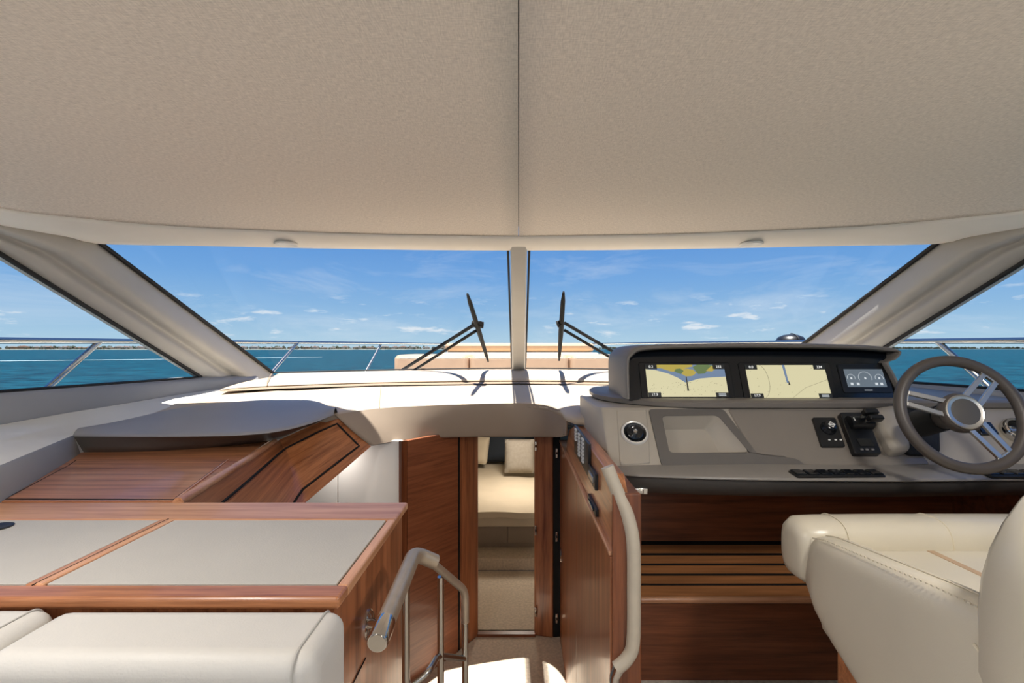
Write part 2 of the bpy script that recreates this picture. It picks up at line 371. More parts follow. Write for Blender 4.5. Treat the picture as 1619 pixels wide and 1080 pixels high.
# ------------------------------------------------------------------ windscreen
GB = [(-2.08, 4.0, -.203), (-1.7, 4.10, -.198), (-1.23, 4.2, -.190), (-.6, 4.27, -.182), (0, 4.30, -.178)]
GTw = GT[2:]
gb = cat([Vector(p) for p in GB], 5); gtw = cat([Vector(p) for p in GTw], 5)
def pane(sgn, nm, label):
    rows = []
    th = thing(nm, label, 'window', W(sgn*1.1, 3.6, -.19), kind='structure')
    for a, b_ in zip(gb, gtw):
        rows.append([W(-sgn*(a+(b_-a)*u).x, (a+(b_-a)*u).y, (a+(b_-a)*u).z) for u in (0, .25, .5, .75, 1)])
    mesh('glass_pane', grid(rows), 'window_glass', th, fix=False)
    edge = [r_[0] for r_ in reversed(rows)] + [p for p in rows[0][1:]] + [r_[-1] for r_ in rows[1:]]
    mesh('rubber_gasket', tube(edge[:len(rows)], .006, 6), 'black_matte', th)
    mesh('rubber_gasket', tube([p+Vector((-sgn*.012, -.012, 0)) for p in rows[0]], .012, 8), 'black_matte', th)
    mesh('rubber_gasket', tube([r_[-1] for r_ in rows], .004, 6), 'black_matte', th)
    # beside the mullion
    mesh('rubber_gasket', tube([p+Vector((sgn*.062, -.005, 0)) for p in rows[-1]], .007, 6), 'black_matte', th)
pane(-1, 'window_1', 'left half of the raked windscreen with black rubber edge')
pane(1, 'window_2', 'right half of the raked windscreen beyond the instrument hood')
# mullion
mt, mb_ = W(0, 2.70, .60), W(0, 4.30, -.20)
ml = []
for u in (0, .15, .5, .85, 1):
    c = mb_+(mt-mb_)*u; h = .059-.011*u; d = Vector((0, -.9, -.45)).normalized()*.05
    ml.append([c+Vector((-h, 0, 0)), c+Vector((-h, 0, 0))+d*.7, c+Vector((-h*.8, 0, 0))+d, c+Vector((h*.8, 0, 0))+d, c+Vector((h, 0, 0))+d*.7, c+Vector((h, 0, 0))])
tag(mesh('trim_2', grid(ml, True, True), 'pillar_vinyl', smooth=30), 'grey centre mullion dividing the windscreen', 'mullion', kind='structure')

# ------------------------------------------------------------------ A pillars, side windows, hull liners
PW = [(-2.07, 4.10, -.30), (-2.08, 4.0, -.203), (-2.172, 2.45, .549), (-2.19, 2.0, .556), (-2.20, 1.5, .556), (-2.2, -3.2, .556)]
PS = [(-2.20, 3.42, -.30), (-2.22, 3.3, -.2), (-2.27, 2.08, .405), (-2.275, 1.93, .48), (-2.28, 1.6, .5), (-2.28, -3.2, .5)]
def pillar(sgn, nm, label):
    rows = []
    for a, b_ in zip(PW, PS):
        a, b_ = Vector(a), Vector(b_); row = []
        for u, dx in ((0, 0), (.03, .004), (.16, .026), (.36, .052), (.47, .056), (.55, .040), (.61, .010), (.67, .012), (.76, .028), (.88, .022), (.97, .006), (1, 0)):
            q = a+(b_-a)*u; row.append(W(-sgn*(q.x+dx), q.y, q.z-dx*.35))
        rows.append(row)
    # densify between the long stations
    rr = []
    for i in range(len(rows)-1):
        k = 6 if i == 1 else 1
        for s in range(k): rr.append([p+(q-p)*(s/k) for p, q in zip(rows[i], rows[i+1])])
    rr.append(rows[-1])
    rr = [(lambda c_: c_+[c_[-1]+Vector((sgn*.035, 0, 0)), c_[0]+Vector((sgn*.035, .02, 0))])(cat(r_, 4)) for r_ in rr]
    tag(mesh(nm, grid(rr, True, True), 'pillar_vinyl', smooth=50), label, 'pillar', kind='structure')
    th = thing('window_3' if sgn < 0 else 'window_4', ('left' if sgn < 0 else 'right')+' side window with black rubber edge and sea beyond', 'window', W(sgn*2.25, 1.5, -.2), kind='structure')
    poly = [W(-sgn*p[0], p[1], p[2]) for p in ((-2.22, 3.3, -.2), (-2.27, 2.08, .405), (-2.275, 1.93, .48), (-2.28, 1.6, .5), (-2.28, -3.2, .5), (-2.3, -3.2, -.19), (-2.27, 2.0, -.187))]
    mesh('glass_pane', (poly, [tuple(range(7))]), 'window_glass', th, fix=False)
    mesh('rubber_gasket', tube([p+Vector((-sgn*.012, 0, 0)) for p in poly[:3]], .011, 8), 'black_matte', th)
    mesh('rubber_gasket', tube([poly[0]+Vector((-sgn*.012, 0, 0)), poly[6]+Vector((-sgn*.012, 0, 0)), poly[5]], .008, 8), 'black_matte', th)
pillar(-1, 'trim_3', 'left grey windscreen pillar rising from the dash to the headliner')
pillar(1, 'trim_4', 'right grey windscreen pillar rising behind the instrument hood')

LI = [(-1.69, -3.2, -.38), (-1.69, 1.0, -.38), (-1.69, 1.55, -.38), (-2.11, 2.25, -.41), (-1.99, 2.6, -.385), (-1.87, 3.05, -.338), (-1.9, 3.35, -.305)]
LO = [(-2.2, -3.2, -.324), (-2.2, 1.2, -.324), (-2.2, 2.0, -.324), (-2.185, 2.31, -.312), (-2.17, 2.7, -.302), (-2.16, 3.1, -.292), (-2.13, 3.5, -.287)]
SI = [(-2.3, -3.2, -.186), (-2.28, 1.2, -.186), (-2.27, 2.0, -.187), (-2.25, 2.35, -.192), (-2.235, 2.75, -.196), (-2.22, 3.2, -.2), (-2.10, 3.75, -.21)]
def liner(sgn, nm, side):
    S = lambda p: W(-sgn*p[0], p[1], p[2])
    LI_ = LI if sgn < 0 else [(min(p[0], -2.12) if p[1] < 2.5 else p[0], p[1], p[2]) for p in LI]
    th = thing(nm, side+' hull liner of grey leather below the side window', 'wall', W(sgn*2.2, 1.5, -.5), kind='structure')
    rows = [[S(p), S((p[0]+.035, p[1], p[2]-.012)), S((p[0]+.045, p[1], p[2]-.03)), S((o[0]+.004, o[1], o[2]+.01)), S(o)] for p, o in zip(SI, LO)]
    mesh('liner_panel', grid(rows), 'liner_grey', th, smooth=50)
    rows = [[S(o), S(((o[0]+i[0])/2, (o[1]+i[1])/2, (o[2]+i[2])/2+.004)), S(i)] for o, i in zip(LO, LI_)]
    mesh('ledge', grid(rows), 'ledge_cream', th, smooth=50)
    low = [(-1.69, -3.2, -.52), (-1.69, 1.0, -.52), (-1.69, 1.55, -.52), (-2.09, 2.27, -.52)]
    if sgn > 0: low = [(-2.12, p[1], p[2]) for p in low]
    rows = [[S(i), S((i[0]+.008, i[1]-.004, i[2]-.012)), S(l)] for i, l in zip(LI_, low)]
    mesh('liner_skirt', grid(rows), 'liner_grey', th, smooth=50)
    mesh('hull_side', prism([S((-2.32, -3.2, -.2)), S((-2.32, 3.3, -.2)), S((-2.25, 3.9, -.3)), S((-2.25, 3.9, -2.1)), S((-2.32, -3.2, -2.1))], (sgn*.03, 0, 0)), 'gelcoat', th, smooth=0)
liner(-1, 'wall_left', 'left'); liner(1, 'wall_right', 'right')

# ------------------------------------------------------------------ floors and stairwell
tag(mesh('floor', join(box(-2.3, 2.3, -3.2, 1.5, -.04, 0), box(.33, 2.25, 1.5, 2.4, -.04, 0)), 'sole_carpet', smooth=0), 'grey beige carpet on the helm sole below the footrest', 'floor', kind='structure')
LF = CZ-1.97
tag(mesh('floor_lower', box(-1.8, .34, 2.05, 3.32, LF-.04, LF), 'carpet', smooth=0), 'beige carpet at the foot of the companionway, lit by the sun', 'floor', kind='structure')
for i, (y0, y1, z) in enumerate(((1.50, 1.68, -.19), (1.68, 1.87, -.38), (1.87, 2.05, LF))):
    tag(mesh('stair_step', box(-.36, .285, y0, y1, z-.04, z), 'carpet', smooth=0), ('highest', 'middle', 'lowest')[i]+' carpeted companionway step', 'step', kind='structure')
# white wall left of the stairwell
wl = thing('wall_stairwell', 'white lacquered panels beside the companionway', 'wall', W(-1.1, 2.95, -1.97), kind='structure')
a, b_ = Vector((-.665, 2.76)), Vector((-1.72, 3.12))
for u0, u1 in ((0, .42), (.425, 1)):
    p, q = a+(b_-a)*u0, a+(b_-a)*u1
    mesh('panel', prism([W(p.x, p.y, -1.97), W(q.x, q.y, -1.97), W(q.x, q.y, -.54), W(p.x, p.y, -.54)], (.01, .03, 0)), 'white_wall', wl, smooth=0, bevel=.004)
# diagonal wooden door and its post
d1 = thing('door_1', 'dark reddish wooden door set diagonally at the foot of the companionway', 'door', W(-.53, 2.9, -1.97), kind='structure')
def vpanel(p, q, z0, z1, th=(.02, .03, 0)): return prism([W(p[0], p[1], z0), W(q[0], q[1], z0), W(q[0], q[1], z1), W(p[0], p[1], z1)], th)
mesh('door_leaf', vpanel((-.645, 2.755), (-.392, 3.077), -1.97, -.535, (-.02, .02, 0)), 'wood_door', d1, smooth=0, bevel=.003)
mesh('edge_strip', vpanel((-.672, 2.72), (-.648, 2.751), -1.97, -.535, (-.02, .02, 0)), 'wood_dark_z', d1, smooth=0)
mesh('gap', vpanel((-.39, 3.09), (-.384, 3.098), -1.97, -.535, (-.02, .02, 0)), 'gap_black', d1, smooth=0)
d2 = thing('door_2', 'narrow cabin doorway with wooden posts and chrome latch plates', 'door', W(0, 3.25, -1.97), kind='structure')
mesh('door_post', vpanel((-.382, 3.09), (-.275, 3.245), -1.97, -.535, (-.02, .05, 0)), 'wood_z', d2, smooth=0, bevel=.012)
mesh('door_post', prism([W(.108, 3.25, -1.97), W(.235, 3.22, -1.97), W(.235, 3.22, -.535), W(.108, 3.25, -.535)], (0, .06, 0)), 'wood_z', d2, smooth=0, bevel=.012)
mesh('gap', vpanel((.235, 3.235), (.285, 3.24), -1.97, -.535, (0, .02, 0)), 'gap_black', d2, smooth=0)
mesh('sill', box(-.285, .115, 3.235, 3.275, LF, LF+.02), 'wood_dark_x', d2, smooth=0)
for (px, py, X) in ((847, 838, None), (847, 967, None), (847, 705, None), (880, 848, 1), (880, 977, 1), (880, 716, 1)):
    p = at(px, py, 3.236 if not X else 3.2)
    lp = mesh('latch_plate', box(p.x-.007, p.x+.007, p.y-.012, p.y+.004, p.z-.032, p.z+.032), 'chrome', d2, bevel=.003)
    mesh('keeper', box(p.x-.004, p.x+.004, p.y-.015, p.y-.008, p.z-.008, p.z+.008), 'gap_black', lp)
tag(mesh('soffit', join(box(-1.75, .34, 3.09, 3.4, CZ-.50, CZ-.46), box(-1.75, -.3, 3.26, 3.3, CZ-1.97, CZ-.46)), 'white_wall', smooth=0), 'pale underside of the dash above the companionway', 'soffit', kind='structure')
# right stairwell wall
wr = thing('wall_companionway', 'wooden partition along the right side of the companionway', 'wall', W(.3, 2.3, -1.97), kind='structure')
mesh('lower_panel', box(.28, .33, 1.45, 2.30, CZ-1.97, CZ-.637), 'wood_z', wr, smooth=0, bevel=.003)
mesh('lower_panel', box(.28, .33, 2.303, 3.22, CZ-1.97, CZ-.637), 'wood_z', wr, smooth=0, bevel=.003)
mesh('ledge_strip', box(.275, .33, 1.45, 3.22, CZ-.635, CZ-.62), 'wood_light_y', wr, smooth=0, bevel=.004)
mesh('upper_panel', prism([W(.288, 1.45, -.62), W(.288, 2.9, -.62), W(.288, 2.72, -.47), W(.288, 2.45, -.40), W(.288, 1.52, -.40), W(.288, 1.45, -.46)], (.05, 0, 0)), 'wood_y', wr, smooth=0, bevel=.004)
mesh('end_panel', box(.284, .372, 1.435, 1.452, CZ-1.97, CZ-.44), 'wood_dark_z', wr, smooth=0, bevel=.004)
mesh('outer_panel', box(.34, .375, 1.452, 2.05, CZ-1.4, CZ-.45), 'wood_dark_z', wr, smooth=0)
# forward cabin shell
fc = thing('wall_cabin', 'cream cabin walls beyond the doorway', 'wall', W(0, 5, -1.97), kind='structure')
mesh('cabin_side', box(-1.5, -1.45, 3.34, 6.9, LF, CZ-.56), 'white_wall', fc, smooth=0)
mesh('cabin_side', box(1.45, 1.5, 3.34, 6.9, LF, CZ-.56), 'white_wall', fc, smooth=0)
mesh('cabin_head', box(-1.5, 1.5, 6.85, 6.9, LF, CZ-.56), 'navy', fc, smooth=0)
mesh('cabin_top', box(-1.5, 1.5, 3.34, 6.9, CZ-.57, CZ-.545), 'white_wall', fc, smooth=0)
mesh('cabin_bulkhead', join(box(-1.5, -.29, 3.31, 3.34, LF, CZ-.56), box(.25, 1.5, 3.31, 3.34, LF, CZ-.56)), 'white_wall', fc, smooth=0)
tag(mesh('floor_cabin', box(-1.5, 1.5, 3.27, 4.2, LF-.04, LF), 'carpet', smooth=0), 'brown carpet inside the forward cabin', 'floor', kind='structure')

# ------------------------------------------------------------------ foredeck outside
dk = [(-2.62, -3.2), (-2.62, 2.5), (-2.55, 4.2), (-2.3, 6.0), (-1.75, 7.6), (-1.0, 8.9), (0, 9.7)]
dkf = dk + [(-x, y) for x, y in reversed(dk[:-1])]
fd = [(x, y) for x, y in dkf if y > 4.0]
tag(mesh('foredeck', prism([W(x, y, -.49) for x, y in fd], (0, 0, -.04)), 'gelcoat', smooth=0), 'white foredeck ahead of the windscreen', 'deck', kind='structure')
tag(mesh('bounce_deck', box(-2.62, 2.62, -7.5, -3.22, -.06, -.01), 'gelcoat', smooth=0), 'unseen white deck added behind the saloon to bounce sunlight in', 'deck', kind='structure')  # added aft, out of view, as a sunlit reflector for the interior
for s in (-1, 1):
    tag(mesh('side_deck', box(min(s*2.33, s*2.62), max(s*2.33, s*2.62), -3.2, 4.1, CZ-.75, CZ-.70), 'gelcoat', smooth=0), ('left' if s < 0 else 'right')+' white side deck outside the window', 'deck', kind='structure')
tag(mesh('cowl', grid([[W(-2.05, 4.06, -.24), W(-1.2, 4.26, -.23), W(0, 4.36, -.22), W(1.2, 4.26, -.23), W(2.05, 4.06, -.24)], [W(-2.1, 4.5, -.49), W(-1.2, 4.8, -.49), W(0, 4.9, -.49), W(1.2, 4.8, -.49), W(2.1, 4.5, -.49)]]), 'gelcoat', smooth=60, solid=.02), 'white cowl below the windscreen outside', 'cowl', kind='structure')

# ================================================================== INTERIOR OBJECTS
# ------------------------------------------------------------------ dashboard
FE = [(-2.11, 2.30, -.43), (-1.557, 2.45, -.43), (-1.36, 2.55, -.425), (-1.24, 2.62, -.42), (-1.12, 2.66, -.40), (-1.03, 2.69, -.37), (-.83, 2.83, -.355), (-.472, 2.95, -.35), (-.2, 3.02, -.35), (0, 3.05, -.35),
      (.157, 2.95, -.35), (.234, 2.706, -.35), (.264, 2.477, -.355), (.42, 2.40, -.36), (1.2, 2.40, -.36), (2.1, 2.40, -.36)]
BX = [-1.99, -1.92, -1.82, -1.66, -1.5, -1.35, -1.05, -.55, -.25, 0, .25, .45, .6, .85, 1.5, 1.98]
BC = [(-2.0, 3.12, -.282), (-1.95, 3.20, -.28), (-1.697, 3.44, -.28), (-1.06, 3.62, -.272), (0, 3.785, -.27), (1.06, 3.62, -.272), (1.697, 3.44, -.28), (1.95, 3.20, -.28), (2.0, 3.12, -.282)]
dash = thing('dashboard', 'taupe leather dashboard, painted paler where sunlit, with padded roll under the windscreen, arching over the companionway', 'dashboard', W(0, 3.3, -.5))
rows = []
for f, bx in zip(FE, BX):
    b3 = Vector(lerp_curve(BC, bx)); f = Vector(f); d = (b3-f)
    row = [f+Vector((0, .0, -.03)), f+Vector((0, .002, -.010)), f+d*.012+Vector((0, 0, -.001))]
    for u in (.05, .2, .4, .6, .8, 1.0): row.append(f+d*u+Vector((0, 0, .012*math.sin(math.pi*u))))
    rows.append([W(*p) for p in row])
rows = [list(c) for c in zip(*[cat(col, 4) for col in zip(*rows)])]
mesh('dash_top', grid(rows), 'dash_leather_lit', dash, smooth=60, solid=.02, soff=-1)
seamline = []
for u in (0, .2, .4, .6, .8, 1):
    f = Vector(FE[6]); b3 = Vector(lerp_curve(BC, BX[6])); p = f+(b3-f)*u; seamline.append(W(p.x, p.y, p.z+.0125*math.sin(math.pi*u)+.0015))
mesh('seam', tube(seamline, .002, 6), 'dash_band', dash)
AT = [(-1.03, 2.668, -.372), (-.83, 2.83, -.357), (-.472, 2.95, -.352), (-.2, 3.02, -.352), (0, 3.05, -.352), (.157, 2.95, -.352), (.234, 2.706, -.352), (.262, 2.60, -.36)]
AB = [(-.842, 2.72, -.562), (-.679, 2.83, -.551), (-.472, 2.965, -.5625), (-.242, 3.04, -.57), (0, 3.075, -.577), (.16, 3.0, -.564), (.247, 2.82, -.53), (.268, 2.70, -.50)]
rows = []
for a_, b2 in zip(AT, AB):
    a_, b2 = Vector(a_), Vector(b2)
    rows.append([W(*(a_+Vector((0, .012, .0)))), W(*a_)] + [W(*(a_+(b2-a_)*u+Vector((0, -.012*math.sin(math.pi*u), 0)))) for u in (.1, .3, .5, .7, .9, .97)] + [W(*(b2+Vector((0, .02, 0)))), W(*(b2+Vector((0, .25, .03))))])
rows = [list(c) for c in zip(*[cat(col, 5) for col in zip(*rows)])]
mesh('arch_face', grid(rows), 'dash_leather_shaded', dash, smooth=60, solid=.01, soff=-1)
# padded roll
rl = []
for x in [-2.02, -2.0, -1.95, -1.85, -1.7, -1.4, -1.06, -.5, 0, .5, 1.06, 1.4, 1.7, 1.85, 1.95, 2.0, 2.02]:
    fr_ = Vector(lerp_curve(BC, max(-1.99, min(1.99, x)))); g = Vector(lerp_curve([tuple(p) for p in gb]+[(-p[0], p[1], p[2]) for p in reversed(gb[:-1])], x))
    e = 1.0 if abs(x) < 1.9 else (0.8 if abs(x) < 1.97 else (.5 if abs(x) < 2.01 else .15)); g = Vector((x*1.02, max(g.y+.03, fr_.y+.3), g.z-.01)); f0 = Vector((fr_.x, fr_.y, fr_.z))
    row = [f0+Vector((0, .06, -.005)), f0+Vector((0, .0, .012*e))]
    for u, h in ((.06, .04), (.16, .062), (.32, .078), (.55, .082), (.8, .085), (1.0, .086)):
        row.append(Vector((f0.x+(g.x-f0.x)*u, f0.y+(g.y-f0.y)*u, f0.z+.0+(h/.086)*(g.z-f0.z)*(e if u < .9 else 1))))
    rl.append([W(*p) for p in row])
mesh('padded_roll', grid(rl), 'dash_leather_lit', dash, smooth=70, sub=1)
bandr = []
for x in [-1.95, -1.7, -1.4, -1.06, -.7, -.35, 0, .35, .7, 1.06, 1.4, 1.7, 1.95]:
    p = Vector(lerp_curve(BC, x)); bandr.append([W(p.x*.985, p.y-.14, p.z+.001), W(p.x, p.y+.02, p.z+.006)])
mesh('roll_strip', grid(bandr), 'dash_band', dash, smooth=60)  # tan strip along the foot of the padded roll
for sgn in (-1, 1):
    p = Vector(lerp_curve(BC, sgn*1.78)); q = Vector((sgn*1.9, 3.85, -.2))
    mesh('seam', tube([W(p.x, p.y-.006, p.z+.015), W(p.x+sgn*.01, p.y+.02, p.z+.045), W(p.x+sgn*.03, p.y+.08, p.z+.068), W(q.x, q.y-.2, q.z+.006)], .003, 6), 'dash_band', dash)

# grey pad at the left of the dash; its back edge traces the shade there
pf = [(-2.11, 2.245, -.41), (-1.83, 2.24, -.41), (-1.557, 2.245, -.41), (-1.336, 2.278, -.41), (-1.193, 2.355, -.405), (-1.1, 2.5, -.39), (-1.035, 2.655, -.366)]
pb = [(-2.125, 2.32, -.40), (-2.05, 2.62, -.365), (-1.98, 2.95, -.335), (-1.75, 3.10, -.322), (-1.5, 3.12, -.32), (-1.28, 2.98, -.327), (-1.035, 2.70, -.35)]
pl = [(-2.09, 2.28, -.5), (-1.83, 2.30, -.5), (-1.62, 2.36, -.5), (-1.45, 2.46, -.5), (-1.30, 2.56, -.49), (-1.2, 2.66, -.45), (-1.09, 2.72, -.40)]
pf, pb, pl = [cat([Vector(p) for p in q], 4) for q in (pf, pb, pl)]
pad = thing('dash_pad', 'smooth grey leather pad at the left end of the dash above the wooden counter, back edge drawn along a shadow line', 'dash pad', W(-1.6, 2.6, -.5))
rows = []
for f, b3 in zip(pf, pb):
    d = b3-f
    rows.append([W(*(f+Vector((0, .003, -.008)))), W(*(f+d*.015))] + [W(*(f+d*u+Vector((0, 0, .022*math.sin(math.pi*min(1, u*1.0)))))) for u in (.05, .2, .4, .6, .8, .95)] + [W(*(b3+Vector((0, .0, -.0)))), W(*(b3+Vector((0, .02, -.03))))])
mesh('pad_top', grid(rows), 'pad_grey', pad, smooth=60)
rows = [[W(*(f+Vector((0, .003, -.008)))), W(*(f+(l-f)*.12)), W(*(f+(l-f)*.6)), W(*l), W(l.x, l.y+.1, l.z-.01)] for f, l in zip(pf, pl)]
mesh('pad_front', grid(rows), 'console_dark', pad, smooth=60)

# ------------------------------------------------------------------ wooden counter left
ct = thing('wooden_counter', 'satin wooden counter with a flush lid between the table and the grey pad', 'counter', W(-1.5, 1.9, -1.4))
zc = -.5
mesh('counter_top', prism([W(-1.70, 1.55, zc), W(-1.125, 1.55, zc), W(-1.31, 2.40, zc), W(-1.36, 2.62, zc), W(-2.10, 2.5, zc), W(-2.10, 2.27, zc)], (0, 0, -.03)), 'wood_x', ct, smooth=0)
lid = [atz(6, 790, zc), atz(277, 791, zc), atz(361, 727.5, zc), atz(120, 727.5, zc), atz(108, 736, zc)]
mesh('lid_gap', prism([p+Vector((0, 0, .0005)) for p in lid], (0, 0, .0006)), 'gap_black', ct, smooth=0)
cc = sum(lid, Vector())/len(lid)
mesh('lid', prism([p+(cc-p)*.026+Vector((0, 0, .0006)) for p in lid], (0, 0, .0009)), 'wood_x', ct, smooth=0)
mesh('lid_edge', tube([atz(277, 791, zc)+Vector((0, 0, .002)), atz(361, 727.5, zc)+Vector((0, 0, .002))], .004, 6), 'wood_light_y', ct)
mesh('counter_nosing', tube([W(-1.113, 1.55, -.503), W(-1.2, 2.0, -.503), W(-1.295, 2.52, -.497)], .016, 10), 'wood_light_y', ct)
# sloping side panel over the stairwell
top = [W(-1.108, 1.55, -.512), W(-1.19, 2.0, -.512), W(-1.285, 2.55, -.49), W(-1.16, 2.64, -.43), W(-1.035, 2.70, -.385)]
bot = [W(-.99, 1.56, -1.05), W(-1.02, 1.95, -.90), W(-1.04, 2.32, -.752), W(-.945, 2.51, -.66), W(-.845, 2.715, -.56)]
pn = (top[2]-top[0]).cross(bot[2]-top[0]).normalized(); pn = pn if pn.x > 0 else -pn
def bil(u, v):
    i = min(int(u*4), 3); s = u*4-i; a_ = top[i]+(top[i+1]-top[i])*s; b2 = bot[i]+(bot[i+1]-bot[i])*s; return a_+(b2-a_)*v
def uvsheet(nm, u0, u1, v0, v1, o0, o1):
    nu, nv = 40, 14
    front = [[bil(u0+(u1-u0)*i/nu, v0+(v1-v0)*j/nv)+pn*o0 for j in range(nv+1)] for i in range(nu+1)]
    rows_ = [r_+[p-pn*(o0-o1) for p in reversed(r_)] for r_ in front]
    o = mesh(nm, grid(rows_, True, True), 'wood_panel', ct, smooth=40, fix=False)
    uvl = o.data.uv_layers.new(name='grain'); n = 2*(nv+1)
    for lp in o.data.loops:
        i, j = divmod(lp.vertex_index, n); j = j if j <= nv else n-1-j
        uvl.data[lp.index].uv = ((u0+(u1-u0)*i/nu)*1.5, (v0+(v1-v0)*j/nv)*.45)
    return o
uvsheet('side_panel', 0, 1, 0, 1, 0, -.025)
loop_ = [(i/24*.945, .17) for i in range(25)] + [(.945, .17+.66*i/8) for i in range(1, 9)] + [(.945*(1-i/24), .83) for i in range(1, 25)]
mesh('panel_groove', tube([bil(u, v)+pn*.002 for u, v in loop_], .0055, 8), 'gap_black', ct)
uvsheet('inset_panel', 0, .925, .195, .805, .005, -.002)

# ------------------------------------------------------------------ table / cabinet
tb = thing('side_table', 'wooden cabinet top with two grey leather inlays beside the stairs', 'table', W(-1, 1.2, -1.4))
zt = -.5
mesh('cabinet_body', box(-1.69, -.372, .965, 1.515, 0.005, CZ-.525), 'wood_z', tb, smooth=0, bevel=.004)
mesh('front_seam', tube([W(-.3705, .965, -.75), W(-.3705, 1.15, -.75)], .0015, 6), 'gap_black', tb)
mesh('top_rail', prism([W(-1.69, 1.386, zt), W(-.36, 1.386, zt), W(-.36, 1.545, zt), W(-1.69, 1.545, zt)], (0, 0, -.024)), 'wood_light_x', tb, smooth=0, bevel=.007, seg=3)  # glare on the far and right rails is put into this lighter wood
mesh('top_rail', prism([W(-1.69, .95, zt), W(-.36, .95, zt), W(-.36, 1.006, zt), W(-1.69, 1.006, zt)], (0, 0, -.024)), 'wood_x', tb, smooth=0, bevel=.007, seg=3)
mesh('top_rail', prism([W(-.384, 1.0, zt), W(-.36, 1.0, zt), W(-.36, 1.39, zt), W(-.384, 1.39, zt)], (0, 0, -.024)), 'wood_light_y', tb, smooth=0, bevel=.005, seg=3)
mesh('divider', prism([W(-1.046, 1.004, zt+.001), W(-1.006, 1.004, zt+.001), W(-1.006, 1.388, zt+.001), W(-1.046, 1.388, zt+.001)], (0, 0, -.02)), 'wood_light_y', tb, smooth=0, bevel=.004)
mesh('divider_gap', box(-1.027, -1.025, 1.0, 1.39, CZ+zt, CZ+zt+.0016), 'gap_black', tb, smooth=0)
mesh('inlay_bed', box(-1.68, -.38, 1.0, 1.39, CZ+zt-.02, CZ+zt-.008), 'gap_black', tb, smooth=0)
for x0, x1 in ((-1.0035, -.3875), (-1.69, -1.0485)):
    mesh('inlay_panel', box(x0, x1, 1.0095, 1.383, CZ+zt-.008, CZ+zt-.001), 'inlay_leather', tb, smooth=0, bevel=.0015)
p = atz(-6, 834, zt); g = mesh('grommet', lathe([(.0, .0), (.028, .0), (.034, -.002), (.036, .002), (.032, .0035), (.024, .002), (.0, .0015)], 24, Matrix.Translation(p)), 'black_plastic', tb)

# ------------------------------------------------------------------ sofa back cushions
def cushion(x0, x1, y0, y1, z0, z1, label):
    V, Fc = box(x0, x1, y0, y1, CZ+z0, CZ+z1)
    th = thing('sofa_cushion', label, 'cushion', W((x0+x1)/2, (y0+y1)/2, z0), group='sofa back cushions')
    mesh('cushion_body', (V, Fc), 'sofa_leather', th, smooth=60, bevel=.032, seg=6)
    for x in (x1-.036,):
        mesh('piping', tube(fillet([W(x, y0-.001, z0+.03), W(x, y0-.001, z1+.001), W(x, y1+.001, z1+.001), W(x, y1+.001, z0+.1)], .034, 10), .0022, 8), 'seam_grey', th)
cushion(-.895, -.335, .775, .936, -1.15, -.508, 'pale leather sofa back cushion nearest the stair handrail')
cushion(-1.62, -.90, .775, .936, -1.15, -.505, 'pale leather sofa back cushion cut off by the left edge of the photo')

# ------------------------------------------------------------------ stair handrail
hr = thing('stair_handrail', 'tubular stair handrail with leather grip and steel uprights', 'handrail', W(-.25, 1.2, -1.4))
mesh('grip', tube(fillet([W(-.270, .96, -.556), W(-.276, 1.255, -.542), W(-.226, 1.285, -.578)], .03, 8), .0195, 20), 'rail_leather', hr)
cap = at(597, 1015, .925)
mesh('end_cap', tube([W(-.2685, .90, -.559), W(-.2686, .905, -.5587), W(-.270, .962, -.556)], [.0185, .0205, .0205], 24), 'chrome', hr)
mesh('end_disc', tube([W(-.2685, .8985, -.5592), W(-.2685, .9005, -.559)], .017, 20), 'steel', hr)
mesh('lower_grip', tube(fillet([W(-.238, 1.28, -.575), W(-.160, 1.42, -.725), W(-.160, 1.42, -.82)], .03, 6), .0112, 16), 'rail_leather', hr)
mesh('bracket_rod', tube([W(-.272, .985, -.558), W(-.315, 1.07, -.62), W(-.366, 1.165, -.675)], [.011, .010, .013], 12), 'chrome', hr)
mesh('bracket_plate', lathe([(.0, -.002), (.034, -.002), (.034, .004), (.026, .010), (0, .011)], 24, frame(W(-.372, 1.17, -.68), (0, -1, 0), (0, 0, 1)) @ Matrix.Rotation(math.pi, 4, 'X')), 'chrome', hr)
mesh('upright', tube(fillet([W(-.285, 1.20, -.555), W(-.285, 1.20, -.86), W(-.245, 1.26, -.90)], .03), .0095, 14), 'steel', hr)
mesh('upright', tube([W(-.2185, 1.33, -.64), W(-.2185, 1.33, -1.5)], .0095, 14), 'steel', hr)
mesh('upright', tube([W(-.160, 1.42, -.80), W(-.160, 1.42, -1.6)], .0095, 14), 'steel', hr)
mesh('cross_rail', tube(fillet([W(-.280, 1.215, -.868), W(-.235, 1.24, -.845), W(-.225, 1.32, -.855), W(-.160, 1.42, -.928)], .02), .0085, 12), 'steel', hr)

# ------------------------------------------------------------------ grab rail at the helm
gp = [atx(955, 737, .262)]
gr_ = thing('grab_rail', 'thick pale leather grab rail running down the edge of the helm partition', 'grab rail', W(.35, 1.45, -1.1))
pts = [at(960, 738, 1.46), at(975, 775, 1.45), at(992, 815, 1.44), at(1001, 860, 1.43), at(1002, 940, 1.43), at(1001, 1015, 1.43), at(992, 1040, 1.43), at(975, 1056, 1.43)]
mesh('grip', tube(cat(pts, 5), .0205, 18), 'grab_leather', gr_)
mesh('foot_sleeve', tube([at(980, 1052, 1.43), at(972, 1070, 1.43), at(971, 1095, 1.43)], [.02, .016, .016], 16), 'chrome', gr_)

